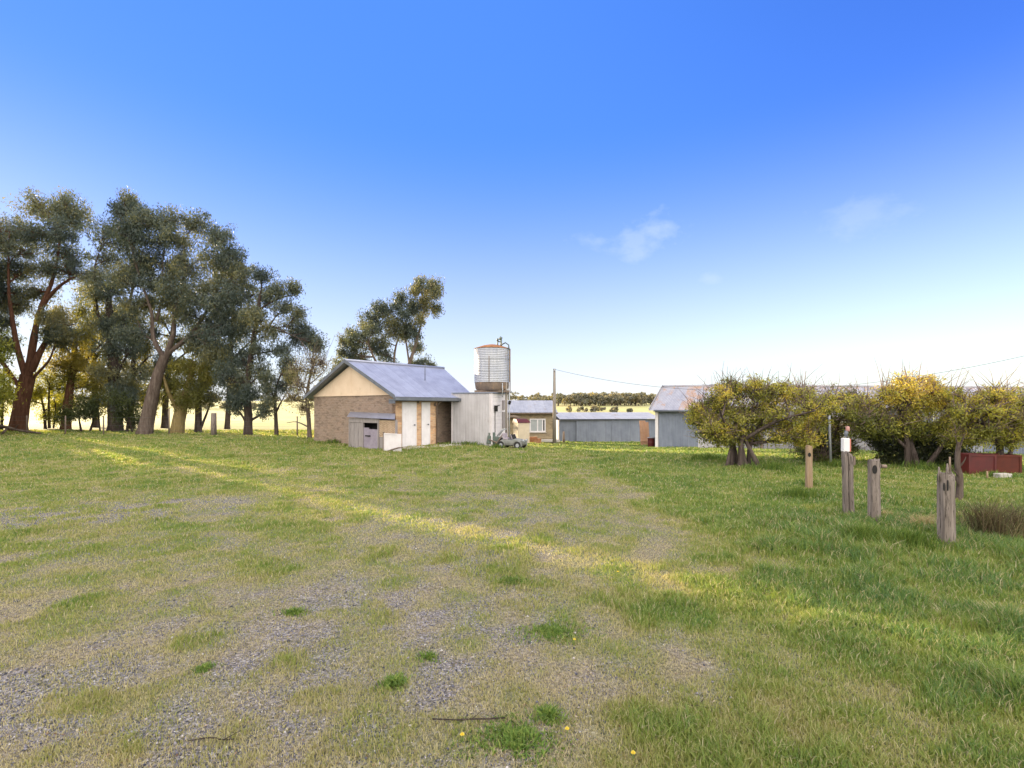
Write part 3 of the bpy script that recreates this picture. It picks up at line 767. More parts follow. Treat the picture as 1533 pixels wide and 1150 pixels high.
tree('gum_tree', 'small dark tree beyond the left eave of the brick building roof', 'tree', (503, 655), 44,
    [[(503, 655, 8), (504, 600, 6), (506, 550, 3)], [(504, 590, 3), (492, 565, 2)]],
    [(508, 542, 8, 6), (498, 556, 8, 6), (516, 552, 7, 6), (490, 572, 7, 5), (486, 590, 7, 6), (504, 572, 10, 8)],
    M['bark_dark'], M['gum'], sub=8, nper=36, leaf_size=.22, sr=.42, twig=.04)
tree('gum_tree', 'back-row gum with low foliage tinted sunlit gold filling the gap right of the dark-trunked gum', 'tree', (196, 650), 43,
    [[(196, 650, 10), (196, 600, 8), (200, 540, 6), (208, 480, 3)], [(198, 570, 5), (180, 545, 3)], [(199, 560, 5), (222, 535, 3)]],
    [(196, 470, 16, 14), (214, 490, 16, 14), (186, 500, 14, 14), (220, 520, 14, 12), (196, 528, 16, 13, None, .8), (176, 545, 14, 10, None, .9), (212, 550, 15, 13, None, .7), (188, 570, 14, 12, None, .85), (208, 585, 14, 12, None, .6), (226, 570, 12, 14), (176, 600, 14, 12), (232, 600, 12, 14), (160, 580, 12, 12, None, .9)],  # raised tints put the sun on the low leaves into their colour
    M['bark_dark'], M['gum_olive'], GB, sub=10, nper=46, leaf_size=.24, sr=.5, twig=.04, tshift=-.12)
tree('gum_tree', 'dark back-row gum seen between the forks of the leaning grey gum and the olive-barked one', 'tree', (246, 652), 44,
    [[(246, 652, 9), (248, 600, 8), (254, 530, 6), (262, 460, 3)], [(250, 570, 5), (236, 545, 3)], [(252, 550, 5), (280, 520, 3)]],
    [(262, 440, 18, 16), (240, 455, 16, 14), (284, 450, 16, 14), (256, 480, 18, 14), (290, 490, 18, 14), (236, 500, 14, 12), (268, 515, 18, 13), (298, 525, 16, 13), (246, 540, 14, 12), (276, 548, 14, 12), (320, 510, 16, 14), (332, 545, 16, 14), (252, 575, 12, 12)],
    M['bark_dark'], M['gum'], GB, sub=10, nper=46, leaf_size=.24, sr=.5, twig=.04)
tree('gum_tree', 'dark back-row gum rising directly behind the grey fence post and the drooping gum', 'tree', (340, 655), 42,
    [[(340, 655, 8), (342, 600, 7), (346, 520, 6), (352, 430, 3)], [(344, 560, 5), (330, 530, 3)], [(346, 540, 5), (372, 510, 3)]],
    [(352, 410, 16, 16), (376, 440, 14, 16), (340, 440, 16, 16), (360, 470, 16, 16), (338, 478, 16, 14), (352, 508, 16, 14), (334, 530, 14, 13), (356, 545, 14, 12), (320, 560, 14, 12), (345, 575, 14, 12)],
    M['bark_dark'], M['gum'], GB, sub=10, nper=46, leaf_size=.23, sr=.5, twig=.04)
tree('gum_tree', 'slim back-row gum between the huge red-barked gum and the dark-trunked gum', 'tree', (144, 646), 46,
    [[(144, 646, 9), (142, 590, 8), (140, 520, 6), (142, 450, 3)], [(141, 560, 5), (124, 535, 3)], [(141, 540, 5), (160, 510, 3)]],
    [(142, 440, 14, 14), (158, 470, 14, 14), (128, 470, 12, 12), (146, 500, 14, 14), (126, 520, 13, 13, None, .8), (160, 530, 14, 12), (140, 548, 14, 12, None, .9), (152, 575, 13, 12, None, .8), (122, 572, 12, 14, None, .9), (138, 600, 14, 12)],  # yellow tints stand in for sun on the lower leaves
    M['bark_dark'], M['gum_olive'], GB, sub=10, nper=44, leaf_size=.25, sr=.5, twig=.04, tshift=-.1)
# shrubs under the gums
GS = 'shrubs under the gum trees'
tree('shrub', 'bright yellow-green sapling bush beside the huge red-barked gum', 'shrub', (74, 640), 43,
    [[(68, 641, 4), (66, 615, 3), (60, 590, 2)], [(74, 641, 5), (78, 610, 4), (84, 575, 2)], [(80, 641, 3), (92, 612, 2), (98, 598, 2)]],
    [(68, 562, 17, 12), (86, 580, 15, 14), (62, 590, 16, 13), (48, 600, 11, 12), (94, 608, 10, 12), (74, 606, 15, 12), (60, 622, 13, 8), (90, 626, 9, 8), (74, 580, 14, 12)],
    M['bark_dark'], M['wattle'], GS, sub=10, nper=50, leaf_size=.18, sr=.42, parts=('stems', 'foliage'))
tree('shrub', 'yellow-green bush at the far left behind the huge red-barked trunk', 'shrub', (2, 640), 41,
    [[(2, 642, 4), (4, 610, 3), (6, 580, 2)]], [(5, 570, 13, 12), (10, 595, 12, 14), (-6, 600, 16, 16), (4, 620, 14, 10), (-22, 585, 16, 20)],
    M['bark_dark'], M['wattle'], GS, sub=10, nper=46, leaf_size=.2, sr=.44, parts=('stems', 'foliage'), tshift=-.15)
tree('shrub', 'low dark green bush between the yellow-green sapling and the dark gum trunk', 'shrub', (134, 647), 37.5,
    [[(122, 648, 3), (118, 625, 2)], [(134, 648, 4), (138, 620, 3), (140, 600, 2)], [(150, 648, 3), (152, 620, 2)]],
    [(118, 606, 15, 11), (142, 598, 16, 11), (130, 618, 18, 9), (152, 614, 12, 9), (112, 622, 10, 7)],
    M['bark_dark'], M['dark_shrub'], GS, sub=10, nper=50, leaf_size=.18, sr=.42, parts=('stems', 'foliage'))
tree('shrub', 'dark bush growing against the left side of the leaning grey trunk', 'shrub', (194, 647), 37,
    [[(190, 648, 4), (192, 625, 3), (194, 600, 2)], [(198, 648, 3), (202, 625, 2)]],
    [(192, 600, 13, 12), (200, 618, 11, 10), (186, 622, 10, 10), (198, 634, 10, 7)],
    M['bark_dark'], M['dark_shrub'], GS, sub=10, nper=46, leaf_size=.18, sr=.42, parts=('stems', 'foliage'))

# the belt goes on to the left of the view
n2d = Vector((-SUN_AZ.y * -1, 0)); 
def belt(c, t): 
    nx, ny = SUN_AZ.y, -SUN_AZ.x            # across the sun direction
    return onground(c * nx + t * SUN_AZ.x, c * ny + t * SUN_AZ.y)
SHRUB = [o for o in COL.objects if o.name == 'shrub'][0]
BELT = [(1.5, 57, T2, 1.4, 1.15), (1.6, 62, T2, 2.6, 1.05), (-1.6, 58, T3, .6, .95), (-1.0, 47, T3, 2.0, 1.0), (-4.2, 45, T2, .8, 1.1), (-7.5, 47, T3, 4.2, 1.0), (-11.5, 44, T1, 3.0, .9), (-15.5, 46, T3, 5.0, .95), (-3.0, 55, T1, 1.0, .9), (-6, 55, T3, 2.5, 1.0), (-10, 54, T2, 2.2, 1.1), (-14, 55, T3, 1.2, 1.0)]
BELT += [(c, 45 + (i % 3) * 3, SHRUB, i * 1.3, 1.5) for i, c in enumerate((1.4, -.8, -2.6, -4.6, -6.8, -9, -11.2, -13.4, -15.5))]
for i, (c, t, src, rz, s) in enumerate(BELT):
    o = copy_tree(src); o.location = belt(c, t); o.rotation_euler.z = rz; o.scale = (s, s, s)
    o['label'] = ('shrub' if src is SHRUB else 'gum tree') + ' further along the belt to the left, outside the view'; o['group'] = ('shrubs' if src is SHRUB else 'gums') + ' continuing the belt'

# ------------------------------------------------------------------ brick building
def brick_building():
    C0 = Vector((-5.25, 22.9, 0)); L0 = Vector((-10.6, 27.2, 0))
    g = (C0 - L0); W = g.length; gx = g.normalized(); s = Vector((-gx.y, gx.x, 0))      # s: away along the side wall
    if s.y < 0: s = -s
    up = Vector((0, 0, 1)); H = 2.45; AP = 4.05; LEN = 6.0
    root = empty('brick_building', C0, 'small brick building with cream gable, grey tin roof and two white side doors', 'building')
    base = -.25
    # gable wall
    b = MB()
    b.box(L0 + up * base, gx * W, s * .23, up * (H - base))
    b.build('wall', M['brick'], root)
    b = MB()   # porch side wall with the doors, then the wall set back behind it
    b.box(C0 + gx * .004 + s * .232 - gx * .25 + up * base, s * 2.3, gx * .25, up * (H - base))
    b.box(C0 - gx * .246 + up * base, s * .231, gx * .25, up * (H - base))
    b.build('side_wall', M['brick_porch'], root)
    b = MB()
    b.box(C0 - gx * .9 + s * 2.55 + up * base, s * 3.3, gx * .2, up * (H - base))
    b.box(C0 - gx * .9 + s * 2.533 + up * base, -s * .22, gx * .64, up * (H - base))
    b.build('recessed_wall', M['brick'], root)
    # back and far walls (never far from view)
    b = MB()
    b.box(L0 + s * .232 + up * base, s * 5.6, gx * .22, up * (H - base))
    b.box(L0 + s * 5.835 + up * base, gx * (W - .7), s * .2, up * (H - base))
    b.build('rear_wall', M['brick'], root)
    # gable sheet
    mid = L0 + gx * W / 2
    b = MB(); q = -s * .03
    b.face([L0 + q + up * H + gx * .02, C0 + q + up * H - gx * .02, mid + q + up * (AP - .12)])
    b.face([L0 + s * .2 + up * H, mid + s * .2 + up * (AP - .12), C0 + s * .2 + up * H])
    b.box(L0 + q - s * .02 + up * (H - .05), gx * W, s * .03, up * .07)
    for k in (.27, .5, .73):
        hh = (AP - .2 - H) * (1 - abs(k - .5) * 2)
        b.box(L0 + q - s * .008 + gx * W * k + up * (H + .03), gx * .03, s * .01, up * max(.1, hh - .06))
    b.build('gable_panel', M['gable_panel'], root)
    # roof: two corrugated slopes with overhang; the far end is cut on the skew
    ov, go = .42, .38
    slope = (AP - H) / (W / 2)
    def rp(off, along, dz=0):     # off: from ridge across, along s
        return mid + gx * off + s * along + up * (AP - abs(off) * slope + .06 + dz)
    E = W / 2 + ov
    b = MB()
    n = 80
    for side, e_len, r_len in ((1, 4.9, 6.25), (-1, 6.4, 6.25)):
        base_i = len(b.v)
        N = int(6.25 / .076 * 6)
        for i in range(N + 1):
            t = i / N
            for j in range(2):
                off = side * (0.0 if j == 0 else E); ln = (r_len if j == 0 else e_len)
                al = -go + t * (ln + go)
                b.v.append(tuple(rp(off, al, .010 * math.sin(2 * math.pi * t * 6.6 / .085))))
        for i in range(N):
            q4 = (base_i + i * 2, base_i + i * 2 + 1, base_i + i * 2 + 3, base_i + i * 2 + 2)
            b.f.append(q4 if side < 0 else q4[::-1])
            u0, u1 = i / N * 6.6, (i + 1) / N * 6.6
            uv = [(u0, 0), (u0, E), (u1, E), (u1, 0)]
            b.uv.append(uv if side < 0 else uv[::-1]); b.m.append(0); b.sm.append(True)
    roof = b.build('roof', M['zinc'], root)
    b = MB(); b.tube([rp(0, -go, .03), rp(0, 6.25, .03)], .07, 8); b.build('ridge_cap', M['zinc'], roof)
    b = MB()
    for side in (1, -1):      # barge boards on the gable, with the dark edge of the eave
        a, c = rp(0, -go, -.09), rp(side * E, -go, -.09)
        b.box(a - s * .025, c - a, s * .03, up * .17)
    b.build('barge_board', M['fascia'], root)
    b = MB()
    a, c = rp(E, -go, -.16), rp(E, 4.9, -.16)
    b.box(a, c - a, gx * .11, up * .13); b.box(a - gx * .035 - up * .02, c - a, gx * .03, up * .17)
    b.box(a - gx * .43 - up * .03, c - a, gx * .39, up * .025)
    b.box(rp(E, -go, -.30) - gx * .42 , gx * .40, s * .05, up * .20)
    b.build('gutter', M['fascia'], root)
    b = MB(); p0 = rp(E, 2.45, -.1) ; b.tube([p0 + up * -.05, p0 - gx * .36 - up * .3, p0 - gx * .36 + up * (-p0.z)], .035, 8); b.build('downpipe', M['wood_dark'], root)
    b = MB(); p0 = rp(1.9, 3.1, 0); b.tube([p0, p0 + up * .85], .022, 8); b.tube([p0 + up * .83, p0 + up * .9], .04, 8); b.build('vent_pipe', M['fascia'], root)
    # doors
    for t0, t1, top in ((.40, 1.14, 2.04), (1.56, 1.99, 2.04)):
        b = MB(); f = C0 + gx * .006
        b.box(f + s * (t0 - .05) + up * .0, s * .05, gx * .035, up * (top + .05)); b.box(f + s * t1, s * .05, gx * .035, up * (top + .05))
        b.box(f + s * t0 + up * top, s * (t1 - t0), gx * .035, up * .05)
        for i in range(5):
            w = (t1 - t0) / 5
            b.box(f + s * (t0 + i * w + .002) + up * .03, s * (w - .004), gx * .022, up * (top - .035))
        dr = b.build('door', M['white_paint'], root)
        b = MB(); p = f + s * (t1 - .1 if top else t0) + up * 1.02
        b.tube([p + gx * .02, p + gx * .07], .014, 8); b.tube([p + gx * .065, p + gx * .11], .03, 8)
        b.build('handle', M['fascia'], dr)
    b = MB(); b.cbox(C0 + gx * .6 + s * 1.5 + up * .0, 3.4, .9, .06, rz=math.atan2(s.y, s.x)); b.build('concrete_step', M['concrete'], root)
    for t_, z_ in ((1.3, 2.1), (2.35, 1.95)):
        b = MB(); p = C0 + gx * .03 + s * t_ + up * z_
        b.cbox(p, .1, .05, .12, math.atan2(s.y, s.x)); b.tube([p + up * .05, p + gx * .08 + up * .1], .03, 8); b.build('wall_lamp', M['wood_dark'], root)
    return root, C0, L0, gx, s, up
BB, C0, L0, gx, sx, up = brick_building()
WG = (C0 - L0).length

def lean_to():
    # low timber lean-to against the gable, x from 523 to 592 px
    def on(px, out=0.0, z=0.0):        # point on the gable plane under picture column px
        k = (px - CX) / F; o = L0 - sx * out
        t = (k * o.y - o.x) / (gx.x - k * gx.y)
        return o + gx * t + up * z
    dpt = 1.0
    p = on(545, dpt)
    root = empty('lean_to', Vector((p.x, p.y, 0)), 'little weathered timber lean-to with a tin skillion roof and lattice against the brick gable', 'shed')
    xl, xm, xr, xe = on(524, dpt), on(543, dpt), on(566, dpt), on(594, dpt)
    b = MB()
    hl = 1.42
    a = on(526, .06, 1.62) ; c = C0 - sx * .06 - gx * .03 + up * 1.55
    fa = xl + up * 1.40 - gx * .08; fc = xe + up * 1.34 + gx * 0.02
    b.corr(fa - sx * .12, fc - fa, a - fa + sx * .06, .076, .01)
    b.build('roof', M['zinc'], root)
    b = MB(); b.box(xl + up * 1.16 - sx * .03, (xr - xl), sx * .04, up * .20); b.build('fascia', M['grey_board'], root)
    b = MB()
    nb = 6; w = (xm - xl) / nb
    for i in range(nb): b.box(xl + w * i + w * .04 - sx * (.006 * (i % 2)), w * .92, sx * .025, up * 1.15)
    b.build('door', M['grey_board'], root)
    b = MB()
    b.box(xm + (xr - xm) * .04, (xr - xm) * .92, sx * .03, up * .88)
    b.box(xm + (xr - xm) * .05 + up * .88, (xr - xm) * .35, sx * .03, up * .06)
    b.build('half_door', M['mauve_board'], root)
    b = MB(); b.tube([xm + (xr - xm) * .2 + up * .58 - sx * .02, xm + (xr - xm) * .52 + up * .58 - sx * .02], .028, 6); b.build('latch', M['shade_and_black'], root)
    b = MB()
    for q in (xl - gx * .06, xm, xr, xe - gx * .07): b = MB(); b.box(q - sx * .035, gx * .07, sx * .08, up * 1.32); b.build('post', M['grey_board'], root)
    b = MB()    # inner faces coloured near-black for the shade inside
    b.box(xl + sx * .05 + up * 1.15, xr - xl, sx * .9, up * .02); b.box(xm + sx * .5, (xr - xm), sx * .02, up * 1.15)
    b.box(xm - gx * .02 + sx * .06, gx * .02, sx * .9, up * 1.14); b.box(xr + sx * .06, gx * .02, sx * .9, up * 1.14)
    b.build('inner_wall', M['shade_and_black'], root)
    b = MB()    # diagonal lattice
    A = xr + gx * .08 + up * .62; U = (xe - gx * .09) - (xr + gx * .08); Wd = U.length; Hh = .62
    for sg in (1, -1):
        x = -Hh
        while x < Wd:
            t0, t1 = max(0, x), min(Wd, x + Hh)
            if t1 - t0 > .03:
                z0, z1 = t0 - x, t1 - x
                if sg < 0: z0, z1 = Hh - z0, Hh - z1
                P0 = A + gx * t0 + up * z0; P1 = A + gx * t1 + up * z1
                d = (P1 - P0).normalized(); nrm = Vector((0, 0, 0)) - sx
                b.box(P0 + sx * (.0 if sg > 0 else .012), P1 - P0, d.cross(sx) * .032, sx * .01)
            x += .095
    b.box(A - up * .05, U, sx * .03, up * .045); b.box(A + up * Hh, U, sx * .03, up * .045)
    b.build('lattice', M['lattice'], root)
    b = MB(); b.box(xr + gx * .08 + sx * .02, U, sx * .03, up * .56); b.build('lower_boards', M['grey_board'], root)
    # white board standing in front of the lattice
    p = on(575, dpt + .28)
    b = MB(); b.box(p + up * .02, gx * ((on(600, dpt + .28) - p).dot(gx)), sx * .04 , up * .74)
    b.box(p + up * .02 - sx * .02, gx * .05, sx * .02, up * .74); b.box(p + up * .72 - sx * .02 + gx * .05, gx * .8, sx * .02, up * .04)
    o = b.build('white_board', M['white_board'], None, .006)
    tag(o, 'white painted board standing upright in front of the lattice', 'board')
    b = MB(); q = p - gx * .09; b.box(q, gx * .06, sx * .05, up * .80); o = b.build('stake', M['wood_dark'])
    tag(o, 'dark timber stake at the left end of the white board', 'stake')
    q = p - sx * .18 + gx * .45
    b = MB(); b.tube([q + up * .03, q + gx * .3 + up * .12, q + gx * .75 + up * .22, q + gx * 1.0 + up * .24], [.03, .035, .03, .02], 6, rough=.15)
    o = b.build('stick', M['wood_dark']); tag(o, 'bent dark stick lying against the foot of the white board', 'stick')
lean_to()

# ------------------------------------------------------------------ tank and its shed
def tank_shed():
    A = Vector((-3.05, 25.62, 0)); B = Vector((-1.02, 24.85, 0)); u = (B - A).normalized(); v = Vector((-u.y, u.x, 0))
    D = 2.2; H = 2.52; Wd = (B - A).length
    root = empty('tin_shed', (A + B) / 2, 'whitewashed corrugated shed that carries the old water tank', 'shed')
    b = MB(); b.corr(A + up * -.15, B - A, up * (H + .15), .085, .011, sag=.02); b.build('front_wall', M['white_sheet'], root)
    b = MB()
    for i in range(14):
        z0 = -.1 + i * .187
        b.box(B + up * z0 + v * .02, v * (D - .04), u * (.022), up * .181)
    b.build('side_wall', M['white_board'], root)
    b = MB(); b.corr(B + v * D - up * .15, A - B, up * (H + .15), .085, .011); b.build('rear_wall', M['white_sheet'], root)
    b = MB()
    for q in (B + u * .012, B - u * .075, A):
        b = MB(); b.box(q - v * .03 - up * .1, u * .055, v * .05, up * (H + .1)); b.build('corner_post', M['white_board'], root)
    b = MB(); b.box(A + up * (H + .012) - v * .05, (B - A) + u * .1, v * (D + .1), up * .05); b.build('roof', M['zinc_dark'], root)
    b = MB(); c = B + v * 1.35 + u * .03 + up * .75; b.box(c, v * .35, u * .03, up * .85); b.box(c + v * .02 + up * .95, v * .3, u * .03, up * .5); b.build('window', M['grey_board'], root)
    b = MB(); c = B + u * .04 + v * .4 + up * 1.78; b.cbox(c + u * .06, .16, .2, .3, 0); b.tube([c + up * .1, c + v * .6 + up * .16], .02, 6); b.tube([c - up * .1, c - up * 1.2], .018, 6); b.build('meter_box', M['shade_and_black'], root)
    # heavy bearers and the posts on the right that carry the tank
    st = empty('tank_stand', B + v * D + u * .2, 'timber and pipe stand under the tank, at the right edge of the whitewashed shed', 'stand')
    b = MB()
    for k in (-.62, 0, .62): b.box(Vector((-1.03 - .85, 26.0 + k, H + .07)), Vector((1.75, 0, 0)), Vector((0, .12, 0)), up * .1)
    b.build('bearer', M['wood_dark'], st)
    for dx, r, m_ in ((-.27, .055, 'pole_wood'), (-.12, .035, 'steel')):
        b = MB(); b.tube([Vector((dx - .02, 25.6, -.3)), Vector((dx - .02, 25.6, 3.1))], r, 10); b.build('post', M[m_], st)
    b = MB(); b.tube([Vector((-.14, 25.55, 2.0)), Vector((-.1, 25.5, 2.15))], .07, 8); b.build('valve', M['shade_and_black'], st)
    # tank
    c = Vector((-1.03, 26.05, H + .18)); r = .895
    tk = empty('water_tank', c, 'round galvanised water tank with a rusty conical lid on top of the shed', 'tank')
    prof = [(r * .86, 0), (r * .94, .10), (r * .985, .40)]
    b = MB(); b.lathe(c, prof, 48); b.build('base_band', M['rust_band'], tk)
    prof = []; z = .40
    nz = 120; Ht = 1.72
    for i in range(nz + 1):
        t = i / nz; prof.append((r + .006 * math.sin(2 * math.pi * t * Ht / .085), .40 + t * Ht))
    b = MB(); b.lathe(c, prof, 56); b.build('shell', M['tank'], tk)
    b = MB()
    for z in (.98, 1.56, 2.10): b.lathe(c, [(r + .012, z), (r + .02, z + .012), (r + .012, z + .025)], 48)
    b.build('hoop', M['steel'], tk)
    b = MB(); a = R(-98); p = c + Vector((math.cos(a) * (r + .02), math.sin(a) * (r + .02), .4)); b.box(p, Vector((.035, 0, 0)), Vector((0, .02, 0)), up * 1.3); b.build('seam', M['rust_band'], tk)
    b = MB(); b.lathe(c, [(r + .03, 2.115), (r + .03, 2.14), (.45, 2.30), (.12, 2.36), (.0, 2.365)], 40); b.build('lid', M['rust'], tk)
    b = MB()
    q = c + Vector((.30, -.35, 2.2)); b.tube([q, q + up * .32], .035, 8); b.tube([q + up * .3, q + up * .42], .055, 8)
    q = c + Vector((.48, -.3, 2.2)); b.tube([q, q + up * .38], .05, 8); b.tube([q + up * .36 - Vector((.08, 0, 0)), q + up * .5 + Vector((.02, 0, 0))], .075, 8); b.tube([q + up * .25, q + Vector((-.2, 0, .28))], .03, 8)
    q = c + Vector((.5, -.4, 2.3)); b.tube([q, q + Vector((.2, -.02, .1)), q + Vector((.36, -.02, -.02)), q + Vector((.38, -.03, -.25))], .035, 8)
    b.build('fittings', M['dark_green'], tk)
    b = MB(); q = c + Vector((.92, -.35, 2.1)); b.tube([q, q - up * 2.15, q - up * 2.3 + Vector((-.1, 0, 0))], .04, 8); b.build('overflow_pipe', M['rust_band'], tk)
    b = MB(); q = c + Vector((.55, -.74, .35)); b.tube([q, q + Vector((.02, -.02, -.7))], .025, 8); b.build('outlet_pipe', M['steel'], tk)
tank_shed()

# ------------------------------------------------------------------ old runabout and scrap beside the shed
def car():
    p = ground(767, 671); s = .60
    root = empty('old_car', p, 'small derelict grey open car with a round mudguard parked beside the whitewashed shed', 'car', rz=R(-24))
    Mx = Matrix.Translation(p) @ Matrix.Rotation(R(-24), 4, 'Z')
    X = lambda x, y, z: Mx @ Vector((x * s, y * s, z * s))
    # body: lofted sections along x (front at +x)
    secs = [(-1.05, .42, .25, .52), (-.75, .50, .2, .70), (-.25, .52, .18, .72), (.1, .50, .18, .70), (.35, .46, .2, .78), (.75, .40, .22, .74), (1.05, .30, .26, .64), (1.12, .2, .34, .55)]
    b = MB(); rings = []
    for x, hw, z0, z1 in secs:
        ring = []
        for i in range(14):
            a = math.pi * 2 * i / 14; ca, sa = math.cos(a), math.sin(a)
            e = .55
            ring.append(X(x, hw * math.copysign(abs(ca) ** e, ca), (z0 + z1) / 2 + (z1 - z0) / 2 * math.copysign(abs(sa) ** e, sa)))
        rings.append(ring)
    for r0, r1 in zip(rings, rings[1:]):
        for i in range(14): b.face([r0[i], r1[i], r1[(i + 1) % 14], r0[(i + 1) % 14]], 0, True)
    b.face(rings[0]); b.face(rings[-1][::-1])
    b.build('body', M['grey_paint'], root)
    for sx_ in (-.72, .68):
        for sy in (-1, 1):
            w = MB(); cy = sy * .52
            w.tube([X(sx_, cy - .08, .27), X(sx_, cy + .08, .27)], .27 * s, 22); wo = w.build('wheel', M['black'], root)
            w = MB(); w.tube([X(sx_, cy - .085 , .27), X(sx_, cy + .085, .27)], .14 * s, 16); w.build('rim', M['steel'], wo)
            w = MB()
            n = 11
            for i in range(n):
                a0, a1 = math.pi * (-.08 + 1.12 * i / n), math.pi * (-.08 + 1.12 * (i + 1) / n)
                q = []
                for a in (a0, a1):
                    q.append([X(sx_ + math.cos(a) * rr, cy + dy * sy, .27 + math.sin(a) * rr) for rr, dy in ((.33, .13), (.345, -.12))])
                w.face([q[0][0], q[0][1], q[1][1], q[1][0]], 0, True); w.face([X(sx_ + math.cos(a0) * .33, cy + .13 * sy, .27 + math.sin(a0) * .33), X(sx_ + math.cos(a1) * .33, cy + .13 * sy, .27 + math.sin(a1) * .33), X(sx_ + math.cos(a1) * .30, cy + .12 * sy, .27 + math.sin(a1) * .30), X(sx_ + math.cos(a0) * .30, cy + .12 * sy, .27 + math.sin(a0) * .30)], 0)
            w.build('mudguard', M['grey_paint'], root)
    w = MB(); w.box(X(.18, -.42, .72), X(.02, -.42, 1.08) - X(.18, -.42, .72), X(0, .84, 0) - X(0, 0, 0), (X(.03, 0, .0) - X(0, 0, 0)))
    w.build('windscreen', M['shade_and_black'], root)
    w = MB()
    for y in (-.44, .40): w = MB(); w.box(X(.17, y, .70), X(.0, y, 1.12) - X(.17, y, .7), X(0, .045, 0) - X(0, 0, 0), X(.05, 0, 0) - X(0, 0, 0)); w.build('windscreen_frame', M['lilac_seat'], root)
    for y in (-.22, .22):
        w = MB(); w.cbox(X(-.42, y, .74), .42 * s, .38 * s, .14 * s, R(-24)); so_ = w.build('seat', M['lilac_seat'], root, .03)
        w = MB(); w.cbox(X(-.66, y, .96), .12 * s, .38 * s, .44 * s, R(-24), 0, Matrix.Rotation(R(-14), 3, 'Y')); w.build('backrest', M['lilac_seat'], root, .03)
    w = MB(); pts = [X(-.02 + .06 * math.sin(a) , -.2 + .16 * math.cos(a), .95 + .15 * math.sin(a)) for a in np.linspace(0, 6.283, 17)]
    w.tube(pts, .014, 6, cap=False); w.tube([X(.2, -.2, .75), X(0, -.2, .95)], .015, 6); w.build('steering_wheel', M['black'], root)
    for y in (-.30, .30):
        w = MB(); w.tube([X(1.0, y, .62), X(1.1, y, .62), X(1.14, y, .62)], [.05, .08, .075], 14); w.build('headlight', M['steel'], root)
    # heap of machine scrap on its left
    q = ground(741, 668)
    r2 = empty('scrap_machine', q, 'dark green broken machine lying between the whitewashed shed and the grey car', 'machine')
    w = MB()
    w.cbox(q + Vector((-.05, .1, .28)), .75, .5, .42, R(12), 0, Matrix.Rotation(R(9), 3, 'Y')); w.cbox(q + Vector((-.2, .05, .58)), .34, .36, .2, R(30))
    w.build('housing', M['dark_green'], r2, .03)
    w = MB(); w.tube([q + Vector((.3, -.16, .22)), q + Vector((.36, -.04, .22))], .22, 18); wo = w.build('wheel', M['black'], r2)
    w = MB(); w.tube([q + Vector((.29, -.18, .22)), q + Vector((.37, -.02, .22))], .09, 12); w.build('rim', M['rust'], wo)
    w = MB(); w.tube([q + Vector((.1, -.1, .5)), q + Vector((.35, -.2, .8)), q + Vector((.52, -.2, .86))], .022, 6); w.tube([q + Vector((.18, .2, .5)), q + Vector((.42, .1, .8)), q + Vector((.58, .1, .84))], .022, 6); w.build('handlebar', M['steel'], r2)
    w = MB(); w.tube([q + Vector((-.3, -.2, .35)), q + Vector((.25, -.22, .12)), q + Vector((.5, -.2, .1))], .035, 6); w.tube([q + Vector((0, -.25, .05)), q + Vector((.35, -.26, .55))], .03, 6); w.build('frame', M['rust_band'], r2)
car()

